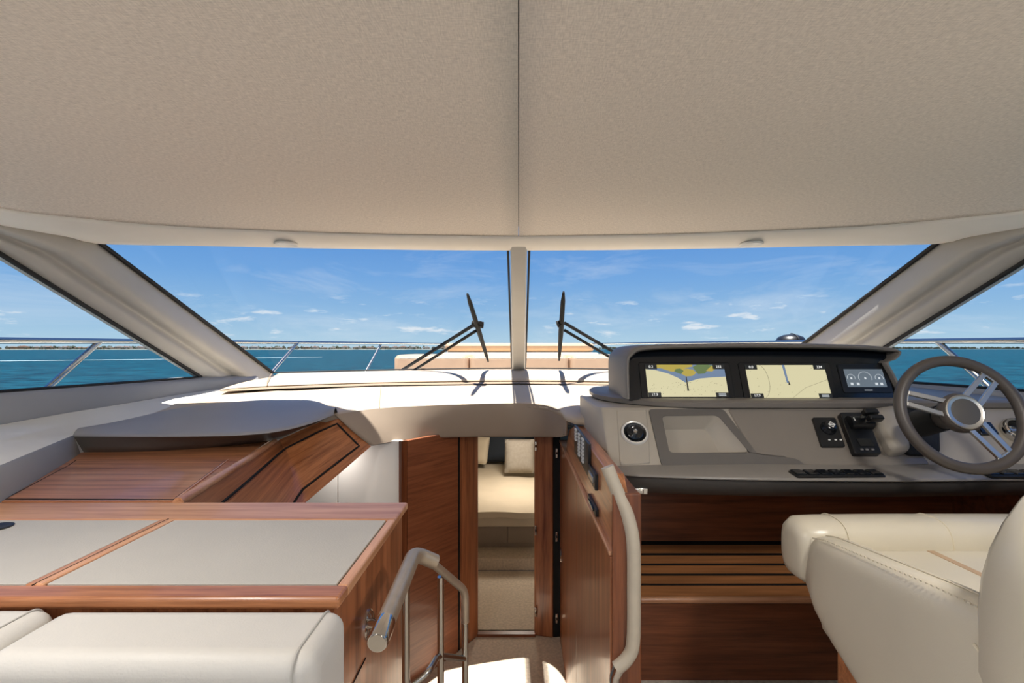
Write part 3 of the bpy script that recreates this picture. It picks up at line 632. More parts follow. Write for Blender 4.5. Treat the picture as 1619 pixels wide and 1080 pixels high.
# ------------------------------------------------------------------ helm console
hc = thing('helm_console', 'taupe moulded helm console with hooded instrument bay', 'console', W(1.2, 2.2, -1.4))
def extr(prof, xs, dyz=None):
    rows = []
    for i, x in enumerate(xs):
        s = dyz[i] if dyz else (0, 0, 1)
        rows.append([W(x, y+s[0], z+s[1]) for y, z in prof])
    return grid(rows, True, True)
XS = [.352, .365, .40, .6, 1.0, 1.4, 1.8, 2.18]
mesh('console_body', extr([(2.55, -.255), (2.04, -.255), (1.855, -.462), (1.86, -.50), (1.95, -.58), (2.55, -.60)], [.335, .36, .5, 1, 1.6, 2.18], [(.05, 0, 1), (0, 0, 1), (0, 0, 1), (0, 0, 1), (0, 0, 1), (0, 0, 1)]), 'console_taupe', hc, smooth=35)
CBODY = bpy.data.objects['console_body']
LIPX = [(.335, .06), (.36, .02), (.45, -.01), (.7, -.045), (1.0, -.065), (1.4, -.075), (1.8, -.06), (2.18, -.04)]
LD = [(b2, 0, 1) for a_, b2 in LIPX]; LXs = [a_ for a_, b2 in LIPX]
mesh('lower_lip', extr([(1.92, -.452), (1.79, -.466), (1.778, -.471), (1.776, -.479), (1.80, -.486), (1.92, -.486)], LXs, LD), 'console_rim', hc, smooth=50, bevel=.003, seg=2)
mesh('lip_skirt', extr([(1.92, -.484), (1.788, -.484), (1.792, -.502), (1.825, -.54), (1.90, -.572), (2.35, -.60), (2.35, -.49)], LXs, LD), 'console_charcoal', hc, smooth=50)
# rim below the screens
ro = fillet([Vector((2.2, 2.02, 0)), Vector((1.3, 2.015, 0)), Vector((.62, 2.02, 0)), Vector((.375, 2.28, 0)), Vector((.385, 2.75, 0)), Vector((2.2, 2.75, 0))], .2, 8)
rows = []
for z, ins in ((-.264, .03), (-.252, .004), (-.232, .0), (-.2235, .012), (-.221, .035)):
    rows.append([W(p.x+ins*(1 if p.x < .8 else 0), p.y+ins*(1 if p.y < 2.5 else 0), z+(p.y-2.02)*.01) for p in ro])
mesh('screen_rim', grid(rows, True, True), 'hood_grey', hc, smooth=50)
# hood
def hoodout(off):
    o = [(.478+off, -.225), (.482+off, -.07), (.50+off, -.02-off*.6), (.56+off*.8, .012-off), (.8, .022-off), (1.2, .024-off), (1.55, .016-off), (1.70-off, .002-off*.8), (1.74-off, -.018), (1.715-off, -.05), (1.68-off, -.065), (1.70-off, -.12), (1.735-off, -.225)]
    return cat([Vector((x, 0, z)) for x, z in o], 4)
ho, hi = hoodout(0), hoodout(.022)
def hoodY(p, y): return W(p.x, y-(.0 if p.z > -.05 else (-.05-p.z)*.2), p.z)
rows = [[hoodY(p, 2.55) for p in ho], [hoodY(p, 2.16) for p in ho], [hoodY(p+(q-p)*.3, 2.148) for p, q in zip(ho, hi)], [hoodY(p+(q-p)*.7, 2.15) for p, q in zip(ho, hi)], [hoodY(q, 2.165) for q in hi], [hoodY(q, 2.45) for q in hi]]
mesh('hood', grid(rows), 'hood_grey', hc, smooth=50)
mesh('hood_lining', grid([[hoodY(q+Vector((0, 0, -.002)), 2.168) for q in hi], [hoodY(q+Vector((0, 0, -.002)), 2.45) for q in hi]]), 'black_matte', hc, smooth=50)
mesh('hood_back', prism([hoodY(q, 2.45) for q in hi], (0, .05, 0)), 'black_matte', hc, smooth=0)
SF = frame(W(1.1, 2.125, -.216), (1, 0, 0), (0, .057, .141))
def slabpx(pts, M, z0, z1): return [M @ v for v in slab([hit(x, y, M) for x, y in pts], z0, z1)[0]], slab([hit(x, y, M) for x, y in pts], z0, z1)[1]
mesh('dark_fascia', slabpx([(992, 556), (1400, 556), (1414, 632), (996, 632)], SF, -.02, 0), 'black_gloss', hc, smooth=0)
mesh('lower_kick', box(.36, 2.18, 2.30, 2.33, 0.0, CZ-.55), 'wood_dark_x', hc, smooth=0)

mesh('side_kick', box(2.10, 2.14, 1.2, 2.32, 0.0, CZ-.52), 'wood_dark_x', hc, smooth=0)
# chart displays
def display(nm, label, quad, grp=None):
    q = [hit(x, y, SF) for x, y in quad]
    c = sum(q, Vector())/4; M = SF @ Matrix.Translation(c)
    th = thing(nm, label, 'display', M=M, group=grp)
    w_ = ((q[1]-q[0]).length+(q[2]-q[3]).length)/2; h_ = ((q[0]-q[3]).length+(q[1]-q[2]).length)/2
    return th, w_, h_
def flat(name, pts, z, mat, parent):
    return mesh(name, ([Vector((x, y, z)) for x, y in pts]+[Vector((x, y, z+.0004)) for x, y in pts], grid([[0]*len(pts)]*2, True, True)[1]), mat, parent, local=True, smooth=0)
def bezel(th, w_, h_, mx, my, mat='black_plastic'):
    mesh('bezel', slab(rrect(w_+2*mx, h_+2*my, .008), .0, .005, .0015), mat, th, local=True, smooth=30)
for k, quad in enumerate(([(1019, 577), (1143, 578), (1152, 628), (1025, 628)], [(1175, 578), (1300, 578), (1316, 630), (1188, 629)])):
    th, w_, h_ = display('chart_display', ('left' if k == 0 else 'middle')+' chart plotter screen under the hood showing '+('coastline and depth soundings' if k == 0 else 'open water and a heading line'), quad, 'chart plotter displays')
    bezel(th, w_, h_, .028, .012, 'black_gloss')
    flat('screen', [(-w_/2, -h_/2), (w_/2, -h_/2), (w_/2, h_/2), (-w_/2, h_/2)], .0055, 'chart_cream', th)
    z = .0062
    if k == 0:
        sh = [(-.5, .36), (-.38, .33), (-.22, .22), (-.1, .08), (-.02, -.06), (.05, -.02), (.16, .06), (.34, .1), (.5, .12)]
        flat('chart_shallows', [(x*w_, y*h_) for x, y in sh]+[(.5*w_, .5*h_), (-.5*w_, .5*h_)], z, 'chart_blue', th)
        flat('chart_land', [(x*w_, y*h_) for x, y in ((-.5, .42), (-.3, .38), (-.18, .28), (-.06, .27), (.02, .4), (.1, .44), (.1, .5), (-.5, .5))], z+.0004, 'chart_land', th)
        flat('chart_land', [(x*w_, y*h_) for x, y in ((-.06, .22), (.0, .13), (.08, .14), (.14, .24), (.1, .34), (.02, .38), (-.04, .32))], z+.0004, 'chart_land', th)
        flat('chart_marsh', [(x*w_, y*h_) for x, y in ((.1, .42), (.16, .2), (.24, .22), (.3, .34), (.42, .36), (.46, .44), (.3, .5), (.16, .5))], z+.0005, 'chart_green', th)
        flat('chart_marsh', [(x*w_, y*h_) for x, y in ((-.14, .28), (-.06, .2), (-.02, .3), (-.06, .38), (-.12, .36))], z+.0006, 'chart_green', th)
        flat('chart_land', [(x*w_, y*h_) for x, y in ((.26, .3), (.34, .28), (.4, .4), (.34, .46))], z+.0007, 'chart_land', th)
    flat('heading_line', [(x*w_, y*h_) for x, y in (((-.008, -.28), (.012, -.28), (.006, .12), (-.004, .12)) if k == 0 else ((-.02, -.05), (.004, -.05), (-.004, .5), (-.035, .5)))], z+.0012, 'chart_line' if k == 0 else 'chart_blue', th)
    flat('boat_mark', [(x*w_, y*h_) for x, y in (((-.01, -.32), (.016, -.32), (.01, -.2), (-.004, -.2)) if k == 0 else ((-.006, -.12), (.02, -.12), (.006, .02)))], z+.0013, 'chart_line', th)
    snd = []
    for i in range(60 if k == 0 else 18):
        x, y = random.uniform(-.47, .47)*w_, random.uniform(-.46, .0 if k == 0 else .4)*h_
        snd.append(prism([(x-.0014, y-.0007, z+.0004), (x+.0014, y-.0007, z+.0004), (x+.0014, y+.0007, z+.0004), (x-.0014, y+.0007, z+.0004)], (0, 0, .0003)))
    tag(mesh('depth_soundings', join(*snd), 'chart_line', th, local=True, smooth=0), kind='stuff')
    if k == 1:
        arc = [Vector((-.28*w_+.10*w_*math.cos(a/10)-.02, .5*h_*math.sin(a/10), z+.0004)) for a in range(-14, 15)]
        mesh('depth_contour', tube(arc, .0006, 4), 'chart_line', th, local=True)
        mesh('depth_contour', tube([Vector((.02*w_, -.5*h_, z)), Vector((.2*w_, -.2*h_, z)), Vector((.5*w_, .05*h_, z))], .0006, 4), 'chart_line', th, local=True)
    for (cx, cy, tw, thh, s) in ((-.43, .43, .15, .15, ('0.2', '0.0')[k]), (.43, .43, .15, .15, ('232', '234')[k]), (-.42, -.44, .16, .13, '17.9'), (.42, -.44, .16, .13, '')):
        flat('data_box', [((cx+dx*tw/2)*w_, (cy+dy*thh/2)*h_) for dx, dy in ((-1, -1), (1, -1), (1, 1), (-1, 1))], z+.0016, 'chart_box', th)
        if s: text('readout', s, .017, Matrix.Translation((cx*w_, cy*h_, z+.0023)), 'chart_text', th)
        else:
            for i in range(3): flat('data_line', [(cx*w_-.016, cy*h_-.006+i*.005), (cx*w_+.016, cy*h_-.006+i*.005), (cx*w_+.016, cy*h_-.004+i*.005), (cx*w_-.016, cy*h_-.004+i*.005)], z+.0021, 'engine_mark', th)
th, w_, h_ = display('engine_display', 'small grey engine display to the right of the two chart screens', [(1332, 585), (1392, 584), (1402, 612), (1340, 613)])
bezel(th, w_, h_, .022, .026, 'black_plastic')
flat('screen', [(-w_/2, -h_/2), (w_/2, -h_/2), (w_/2, h_/2), (-w_/2, h_/2)], .0055, 'engine_screen', th)
for cx, r0 in ((-.36, .10), (0, .17), (.36, .10)):
    mesh('gauge_arc', tube([Vector((cx*w_+r0*w_*math.cos(math.radians(a)), r0*w_*math.sin(math.radians(a)), .0062)) for a in range(-20, 201, 20)], .0008, 4), 'engine_mark', th, local=True)
for cx in (-.36, 0, .36): flat('gauge_value', [(cx*w_-.004, -.006), (cx*w_+.004, -.006), (cx*w_+.004, .004), (cx*w_-.004, .004)], .0062, 'engine_mark', th)
for cx in (-.38, -.22, .25, .38): flat('soft_key', [(cx*w_-.006, -.4*h_), (cx*w_+.006, -.4*h_), (cx*w_+.006, -.26*h_), (cx*w_-.006, -.26*h_)], .0062, 'engine_mark', th)
flat('brand_bar', [(-.018, -h_/2-.016), (.018, -h_/2-.016), (.018, -h_/2-.0135), (-.018, -h_/2-.0135)], .0056, 'engine_mark', th)

# console face furniture
CFM = frame(W(1.1, 1.855, -.462), (1, 0, 0), (0, .185, .207))
def facething(nm, label, cat_, px, py, grp=None):
    q = hit(px, py, CFM); M = CFM @ Matrix.Translation((q.x, q.y, 0)); return thing(nm, label, cat_, M=M, group=grp), M
def fpts(pts, M): return [Vector((hit(x, y, M).x, hit(x, y, M).y, 0)) for x, y in pts]
# left taupe panel, dark frame, tray and gloss panel are parts of the console
def facepart(nm, pts, z0, z1, mat, r=.01, bev=.004):
    out = fillet([hit(x, y, CFM) for x, y in pts]+[hit(*pts[0], CFM), hit(*pts[1], CFM)], r, 4)
    out = out[5:] if len(out) > 8 else out
    out = fillet_loop([Vector((hit(x, y, CFM).x, hit(x, y, CFM).y, 0)) for x, y in pts], r)
    V, Fc = slab(out, z0, z1); return mesh(nm, ([CFM @ v for v in V], Fc), mat, hc, smooth=35, bevel=bev)
def fillet_loop(pts, r, k=4):
    n = len(pts); out = []
    for i in range(n):
        a_, b2, c = pts[i-1], pts[i], pts[(i+1) % n]; d1 = a_-b2; d2 = c-b2; rr = min(r, d1.length*.4, d2.length*.4); p, q = b2+d1.normalized()*rr, b2+d2.normalized()*rr
        for s in range(k+1):
            u = s/k; out.append(p*(1-u)**2+b2*2*u*(1-u)+q*u*u)
    return out
facepart('vent_panel', [(975, 648), (1022, 648), (1028, 733), (980, 736)], -.01, .004, 'console_taupe', .008)
facepart('gloss_panel', [(1150, 647), (1395, 649), (1470, 735), (1262, 741), (1240, 722), (1192, 720)], -.01, .004, 'console_gloss', .012)
def ring(outer, inner_, z0, z1, mat, nm):
    k = 5
    def rs(pts):
        return fillet_loop([Vector((hit(x, y, CFM).x, hit(x, y, CFM).y, 0)) for x, y in pts], .018, k)
    o, i_ = rs(outer), rs(inner_)
    rows = [[CFM @ Vector((p.x, p.y, z0)) for p in o], [CFM @ Vector((p.x, p.y, z1)) for p in o], [CFM @ Vector((p.x, p.y, z1)) for p in i_], [CFM @ Vector((p.x, p.y, z0)) for p in i_]]
    return mesh(nm, grid(rows, True), mat, hc, smooth=35, bevel=.004)
TQ = [(1046, 659), (1134, 658), (1184, 716), (1058, 717)]
TI = [(1052, 668), (1122, 667), (1150, 712), (1060, 713)]
to_ = fillet_loop([Vector((hit(x, y, CFM).x, hit(x, y, CFM).y, 0)) for x, y in TQ], .02, 5); ti_ = fillet_loop([Vector((hit(x, y, CFM).x, hit(x, y, CFM).y, 0)) for x, y in TI], .02, 5)
# cut the opening into the console body
V, Fc = slab(to_, -.062, .05); cut = mesh('cutter', ([CFM @ v for v in V], Fc), 'black_matte', smooth=0)
bmod = CBODY.modifiers.new('cut', 'BOOLEAN'); bmod.object = cut; bmod.operation = 'DIFFERENCE'; bmod.solver = 'EXACT'
bpy.context.view_layer.update()
nm_ = bpy.data.meshes.new_from_object(CBODY.evaluated_get(bpy.context.evaluated_depsgraph_get())); CBODY.modifiers.clear(); CBODY.data = nm_; bpy.data.objects.remove(cut)
nm_.materials.clear(); nm_.materials.append(MATS['console_taupe'])
finish(CBODY, 35, bevel=.012, seg=3)
ring([(1025, 648), (1143, 648), (1198, 720), (1258, 726), (1278, 740), (1046, 738)], [(1046, 659), (1134, 658), (1184, 716), (1184.5, 717), (1183, 717.5), (1058, 717)], -.004, .006, 'console_dark', 'tray_frame')
rows = [[CFM @ Vector((p.x, p.y, .004)) for p in to_], [CFM @ Vector((p.x+(q.x-p.x)*.15, p.y+(q.y-p.y)*.15, -.01)) for p, q in zip(to_, ti_)], [CFM @ Vector((q.x, q.y, -.058)) for q in ti_]]
mesh('tray', join(grid(rows, True), ([p for p in rows[-1]], [tuple(range(len(ti_)))])), 'console_taupe', hc, smooth=40)

vt, M = facething('air_vent', 'round black air vent with silver ring left of the storage tray', 'vent', 1003, 686)
mesh('outer_ring', lathe([(.047, .002), (.056, .002), (.056, .012), (.052, .016), (.046, .014), (.045, .004)], 36), 'silver_paint', vt, local=True)
mesh('bowl', lathe([(.0, .003), (.030, .004), (.040, .008), (.0465, .013), (.0465, .002)], 36), 'black_plastic', vt, local=True)
mesh('swivel_ring', lathe([(.022, .004), (.034, .004), (.034, .014), (.030, .017), (.022, .012)], 32), 'black_gloss', vt, local=True)
mesh('knob', lathe([(.0, .004), (.010, .004), (.010, .022), (.008, .025), (.005, .022), (0, .022)], 20), 'chrome', vt, local=True)

tp, M = facething('thruster_panel', 'square black joystick panel with round knob on the console', 'control panel', 1306, 688)
def localq(pts, M): return [Vector((hit(x, y, M).x, hit(x, y, M).y, 0)) for x, y in pts]
mesh('plate', slab(fillet_loop(localq([(1282, 663), (1318, 663), (1334, 709), (1297, 709)], M), .008), .003, .016, .002), 'black_plastic', tp, local=True, smooth=30)
k0 = localq([(1306, 681)], M)[0]
mesh('knob', lathe([(0, .016), (.030, .016), (.030, .022), (.024, .028), (.022, .044), (.016, .048), (0, .048)], 28, Matrix.Translation(k0)), 'black_gloss', tp, local=True)
kn = [Vector((k0.x+.012*math.cos(a)*(1+.18*math.cos(4*a)), k0.y+.012*math.sin(a)*(1+.18*math.cos(4*a)), 0)) for a in [2*math.pi*i/32 for i in range(32)]]
mesh('arrow_mark', slab(kn, .048, .0488), 'white_plastic', tp, local=True, smooth=0)
for d in (-.005, .005): mesh('arrow_slot', slab(rrect(.012, .003, .001, cx=k0.x, cy=k0.y+d), .0487, .0493), 'black_plastic', tp, local=True, smooth=0)
for x in (1308, 1318, 1326): 
    q = localq([(x, 699)], M)[0]; mesh('button', slab(rrect(.009, .006, .0015, cx=q.x, cy=q.y), .015, .018), 'white_plastic', tp, local=True, smooth=0)

tl, M = facething('throttle_control', 'black twin lever throttle control beside the joystick panel', 'throttle', 1352, 690)
mesh('base', slab(fillet_loop(localq([(1322, 658), (1364, 658), (1388, 723), (1346, 723)], M), .01), .003, .03, .003), 'black_plastic', tl, local=True, smooth=30)
q = localq([(1362, 706)], M)[0]; mesh('status_screen', slab(rrect(.058, .034, .003, cx=q.x, cy=q.y), .029, .032), 'black_gloss', tl, local=True, smooth=0)
for x in (1356, 1364, 1373):
    q = localq([(x, 717)], M)[0]; mesh('button', slab(rrect(.011, .007, .002, cx=q.x, cy=q.y), .029, .033), 'silver_trim', tl, local=True, smooth=0)
q = localq([(1352, 676)], M)[0]
mesh('pivot_drum', tube([q+Vector((-.045, 0, .035)), q+Vector((.045, 0, .035))], .028, 24), 'black_plastic', tl, local=True)
for dx, dy in ((.010, .016), (.016, -.012)):
    lv = mesh('lever', tube([q+Vector((dx-.008, dy*.6, .045)), q+Vector((dx, dy, .085))], .009, 12), 'steel', tl, local=True)
    V, Fc = slab(rrect(.058, .022, .006, cx=q.x+dx+.012, cy=q.y+dy), .078, .102, .004); mesh('handle', (V, Fc), 'black_plastic', lv, local=True, smooth=30)
for dx in (-.036, .036): mesh('drum_mark', slab(rrect(.004, .016, .001, cx=q.x+dx, cy=q.y), .0615, .0635), 'white_plastic', tl, local=True, smooth=0)

# wheel pedestal
wp = thing('wheel_pedestal', 'taupe cowl and black boot behind the steering wheel', 'pedestal', M=CFM @ Matrix.Translation(hit(1415, 690, CFM)))
def blob(pts_lo, pts_hi, z0, z1, mat, nm, par):
    lo = fillet_loop([hit(x, y, CFM) for x, y in pts_lo], .03, 6); hi_ = fillet_loop([hit(x, y, CFM) for x, y in pts_hi], .03, 6)
    rows = [[CFM @ Vector((p.x, p.y, z0)) for p in lo], [CFM @ Vector((p.x, p.y, z0+(z1-z0)*.7)) for p in lo], [CFM @ Vector((p.x+(q.x-p.x)*.6, p.y+(q.y-p.y)*.6, z1-.004)) for p, q in zip(lo, hi_)], [CFM @ Vector((q.x, q.y, z1)) for q in hi_]]
    return mesh(nm, grid(rows, True, True), mat, par, smooth=50, bevel=.004)
blob([(1366, 655), (1410, 648), (1432, 720), (1402, 724)], [(1374, 660), (1404, 654), (1424, 712), (1406, 717)], -.01, .055, 'console_taupe', 'cowl', wp)
blob([(1405, 650), (1480, 650), (1482, 722), (1428, 722)], [(1412, 656), (1470, 656), (1474, 716), (1432, 716)], -.01, .03, 'black_matte', 'boot', wp)

# right hand console pieces
bp_, M = facething('button_pad', 'small black button pad right of the steering wheel hub', 'switch panel', 1556, 679)
mesh('plate', slab(rrect(.075, .06, .006), .0, .012, .002), 'black_plastic', bp_, local=True, smooth=30)
for i in range(3):
    for j in range(2): mesh('button', slab(rrect(.016, .018, .003, cx=-.023+i*.023, cy=-.012+j*.024), .011, .015), 'black_gloss', bp_, local=True, smooth=30)
v2, M = facething('air_vent', 'chrome rimmed air vent at the right edge of the console', 'vent', 1604, 684)
mesh('outer_ring', lathe([(.040, .002), (.056, .002), (.058, .02), (.050, .034), (.042, .03), (.040, .004)], 32), 'chrome', v2, local=True)
mesh('bowl', lathe([(0, .003), (.03, .004), (.042, .02), (.042, .0)], 32), 'black_plastic', v2, local=True)
mesh('vane', slab(rrect(.07, .008, .003), .008, .02), 'silver_trim', v2, local=True)

# rocker switch rows on the lip
LM = frame(W(1.2, 1.70, -.468), (1, 0, 0), (0, 1, .105))
def swrow(label, x0, x1, n):
    a_, b2 = hit(x0, 750, LM), hit(x1, 750, LM); c = (a_+b2)/2; M = LM @ Matrix.Translation(c); th = thing('switch_row', label, 'switch panel', M=M, group='rocker switch rows')
    wd = (b2-a_).length
    mesh('plate', slab(rrect(wd, .062, .01), -.006, .006, .002), 'black_plastic', th, local=True, smooth=30)
    for i in range(n):
        x = -wd/2+wd*(i+.5)/n; V, Fc = slab(rrect(wd/n*.8, .046, .003, cx=x), .004, .012, .003); mesh('rocker', (V, Fc), 'black_gloss', th, local=True, smooth=30)
swrow('row of black rocker switches below the throttle', 1252, 1392, 7)
swrow('row of black rocker switches below the right of the steering wheel', 1552, 1640, 4)
# catch pulled toward the camera along its pixel ray, ahead of the lip skirt
cth = thing('door_catch', 'chrome catch on the console lip skirt beside the grab rail', 'catch', at(1008, 777, 1.80))
p = at(1008, 777, 1.80); mesh('plate', box(p.x-.04, p.x+.04, p.y, p.y+.012, p.z-.012, p.z+.012), 'chrome', cth, bevel=.003)
mesh('latch', box(p.x-.008, p.x+.022, p.y-.008, p.y+.002, p.z-.008, p.z+.008), 'steel', cth, bevel=.002)

# ------------------------------------------------------------------ footrest
fr = thing('footrest', 'slatted wooden footrest step under the helm console', 'footrest', W(1.2, 2.1, -1.4))
mesh('riser', box(.376, 2.18, 2.0, 2.02, 0.0, CZ-1.075), 'wood_dark_x', fr, smooth=0)
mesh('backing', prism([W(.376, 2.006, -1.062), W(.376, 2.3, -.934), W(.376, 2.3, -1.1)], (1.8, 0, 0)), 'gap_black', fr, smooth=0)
mesh('nosing', tube([W(.378, 2.004, -1.062), W(2.18, 2.004, -1.062)], .014, 12), 'wood_light_x', fr)
A, B = W(0, 2.004, -1.055), W(0, 2.30, -.928)
ys = [955-12, 921, 906, 890, 875, 857]
def ontread(py):
    # position along the sloping tread seen at this pixel row
    best = min((abs(PY+(CZ-(A+(B-A)*u).z)*F/(A+(B-A)*u).y-py), u) for u in [i/400 for i in range(401)]); return best[1]
edges = [0.0]+[ontread(v) for v in (924, 908, 892, 876, 859)]
for i in range(5):
    pit = edges[i+1]-edges[i]; u0, u1 = edges[i]+(.13*pit if i else 0), edges[i+1]-.15*pit*(1 if i else .6)
    p, q = A+(B-A)*u0, A+(B-A)*u1
    mesh('slat', prism([(.378, p.y, p.z), (2.18, p.y, p.z), (2.18, q.y, q.z), (.378, q.y, q.z)], (0, .0015, -.004)), 'tread_wood', fr, smooth=0)

# ------------------------------------------------------------------ steering wheel
tilt = math.radians(19)
wc = at(1519, 653, 1.60)
WMx = frame(wc, (1, -.13, 0), (0, math.sin(tilt), math.cos(tilt)))
sw = thing('steering_wheel', 'dark leather three spoke steering wheel with silver spokes', 'steering wheel', M=WMx)
R_ = .184
mesh('rim', tube([Vector((R_*math.cos(a), R_*math.sin(a), .0)) for a in [2*math.pi*i/64 for i in range(64)]], .0185, 14, closed=True), 'wheel_leather', sw, local=True)
for px, py in ((1562, 600), (1432, 630), (1590, 722)):
    q = hit(px, py, WMx); a = math.atan2(q.y, q.x); d = Vector((math.cos(a), math.sin(a), 0)); s = Vector((-d.y, d.x, 0))
    for sg in (-1, 1):
        p0 = d*.05+s*(sg*.024)+Vector((0, 0, .006)); p1 = d*.165+s*(sg*.020)+Vector((0, 0, .004)); 
        wv = s*.008
        mesh('spoke', grid([[p0-wv+Vector((0, 0, -.006)), p0+wv+Vector((0, 0, -.006)), p0+wv+Vector((0, 0, .006)), p0-wv+Vector((0, 0, .006))], [p1-wv+Vector((0, 0, -.006)), p1+wv+Vector((0, 0, -.006)), p1+wv+Vector((0, 0, .006)), p1-wv+Vector((0, 0, .006))]], True, True), 'silver_trim', sw, local=True, smooth=0, bevel=.002)
    mesh('spoke_web', slab([d*.162+s*-.03, d*.18+s*-.036, d*.18+s*.036, d*.162+s*.03], -.006, .008), 'silver_trim', sw, local=True, smooth=0, bevel=.002)
mesh('hub', lathe([(0, -.09), (.040, -.09), (.048, -.03), (.066, -.012), (.068, .004), (.058, .018), (0, .020)], 36), 'wheel_leather', sw, local=True)
mesh('hub_ring', lathe([(.052, .012), (.058, .012), (.058, .022), (.055, .024), (.052, .022)], 36), 'silver_trim', sw, local=True)
mesh('hub_pad', lathe([(0, .01), (.052, .01), (.052, .020), (.04, .023), (0, .024)], 36), 'console_charcoal', sw, local=True)
mesh('column', lathe([(0, -.20), (.05, -.20), (.045, -.08), (0, -.08)], 24), 'black_matte', sw, local=True)

# ------------------------------------------------------------------ helm seat
hs = thing('helm_chair', 'cream leather helm seat with stitched armrest on a wooden base', 'seat', W(1.45, 1.2, -1.4))
arm = [(.86, -.50, -.98, .050), (.90, -.489, -.96, .056), (1.0, -.498, -.93, .060), (1.1, -.511, -.90, .060), (1.2, -.524, -.865, .060), (1.3, -.537, -.82, .058), (1.37, -.547, -.775, .055), (1.42, -.562, -.725, .045), (1.435, -.60, -.68, .02)]
def armrows(xc):
    rows = []
    for y, zt_, zb, hx in arm:
        ring_ = []
        for (x, z) in sell(0, 0, 1, 1, 3.2, 40):
            top_ = max(0, z); ring_.append(W(xc+x*hx*(1 if z < .3 else 1)+ (z*.012), y, (zt_+zb)/2+z*(zt_-zb)/2))
        rows.append(ring_)
    return rows
mesh('armrest', grid(armrows(.908), True, True), 'chair_leather', hs, smooth=70)
mesh('armrest', grid(armrows(1.99), True, True), 'chair_leather', hs, smooth=70)
for dx in (-.028, .0):
    sm = [W(.908+dx+.012, y, zt_-(.010 if dx < -.01 else -.0015)) for y, zt_, zb, hx in arm[1:-1]]
    mesh('arm_seam', tube(cat(sm, 4), .0016, 6), 'stitch', hs)
st = []
for i in range(44):
    u = i/43*6; j = min(int(u), 5); s = u-j; y = arm[j+1][0]+(arm[j+2][0]-arm[j+1][0])*s; z = arm[j+1][1]+(arm[j+2][1]-arm[j+1][1])*s
    st.append(box(.8805, .8822, y-.003, y+.003, CZ+z-.008, CZ+z-.0042))
tag(mesh('stitching', join(*st), 'stitch', hs, smooth=0), kind='stuff')
bol = []
for x, e in ((.852, .5), (.862, .8), (.885, .97), (.95, 1), (1.2, 1.02), (1.5, 1.02), (1.8, 1.0), (1.98, .97), (2.02, .8), (2.03, .5)):
    bol.append([W(x, y, z) for y, z in sell(1.495, -.63, .078*e, .098*e, 3.0, 32)])
mesh('front_bolster', grid(bol, True, True), 'chair_leather', hs, smooth=70)
for x in (.99, 1.30, 1.62):
    mesh('bolster_seam', tube([W(x, y, z) for y, z in sell(1.495, -.63, .0805, .1005, 3.0, 32)], .0017, 6, closed=True), 'stitch', hs)
mesh('seat_cushion', box(.93, 1.97, .93, 1.425, CZ-.74, CZ-.598), 'chair_leather', hs, smooth=60, bevel=.03, seg=5)
mesh('seat_stripe', prism([W(1.225, .96, -.598), W(1.245, .96, -.598), W(1.225, 1.40, -.598), W(1.205, 1.40, -.598)], (0, 0, .0015)), 'tan_stripe', hs, smooth=0)
mesh('seat_shell', box(.90, 2.0, .86, 1.44, CZ-.86, CZ-.70), 'chair_leather', hs, smooth=60, bevel=.04, seg=4)
mesh('pedestal', box(.885, 2.0, .80, 1.32, 0, CZ-.84), 'wood_x', hs, smooth=0, bevel=.006)
# back rest
bk = []
def bprof(u):
    return rrect(1.20, .86, .24, 8)
base_ = rrect(1.20, .80, .33, 9)
for y, ins, lean in ((.935, .05, 0), (.925, .02, 0), (.90, .0, 0), (.83, .0, 0), (.79, .02, 0), (.765, .06, 0), (.75, .14, 0)):
    rowp = []
    for p in base_:
        x = p.x*(1-ins/.6); z = p.y*(1-ins/.40)
        rowp.append(W(1.462+x, y-(z+.40)*.03, -.555+z))
    bk.append(rowp)
mesh('backrest', grid(bk, True, True), 'chair_leather', hs, smooth=70)
mesh('back_seam', tube(cat([W(.862, .90, -.56), W(.90, .835, -.64), W(.98, .79, -.74), (1.1, .765, CZ-.82)], 5), .003, 6), 'stitch', hs)

# ------------------------------------------------------------------ sockets and breaker panel on the partition
def wallbox(nm, label, cat_, quad, n, mat_, grp=None):
    X = .286; P_ = [atx(x, y, X) for x, y in quad]; y0, y1 = min(p.y for p in P_), max(p.y for p in P_); z0, z1 = min(p.z for p in P_), max(p.z for p in P_)
    th = thing(nm, label, cat_, ((X), (y0+y1)/2, z0), group=grp)
    mesh('plate', box(X-.010, X+.002, y0, y1, z0, z1), 'black_plastic', th, bevel=.002)
    return th, y0, y1, z0, z1, X
th, y0, y1, z0, z1, X = wallbox('breaker_panel', 'black breaker panel with columns of white switches on the partition', 'switch panel', [(911, 671.5), (934, 755)], 0, '')
y0, y1, z0, z1 = 1.95, 2.36, CZ-.50, CZ-.372
for c in range(3):
    for i in range(7 if c < 2 else 4):
        yy = y0+(y1-y0)*(.18+.3*c); zz = z1-(z1-z0)*(.12+.12*i); mesh('switch', box(X-.017, X-.009, yy-.02, yy+.02, zz-.006, zz+.004), 'white_plastic', th)
for lab, q, lit in (('upper black socket plate with pale rocker beside the grab rail', [(934, 733), (945, 776)], True), ('lower black socket plate on the partition', [(933, 780), (946, 818)], False)):
    th, y0, y1, z0, z1, X = wallbox('socket_plate', lab, 'socket', q, 0, '', 'socket plates')
    mesh('insert', box(X-.015, X-.009, y0+(y1-y0)*.2, y0+(y1-y0)*.8, z0+(z1-z0)*.3, z0+(z1-z0)*.7), 'silver_trim' if lit else 'black_gloss', th, bevel=.002)
th = thing('cabinet_pull', 'small chrome finger pull on the companionway partition', 'handle', atx(887, 877, .278))
p = atx(887, 877, .278); mesh('pull_plate', box(p.x-.004, p.x+.003, p.y-.02, p.y+.02, p.z-.04, p.z+.04), 'chrome', th, bevel=.002)

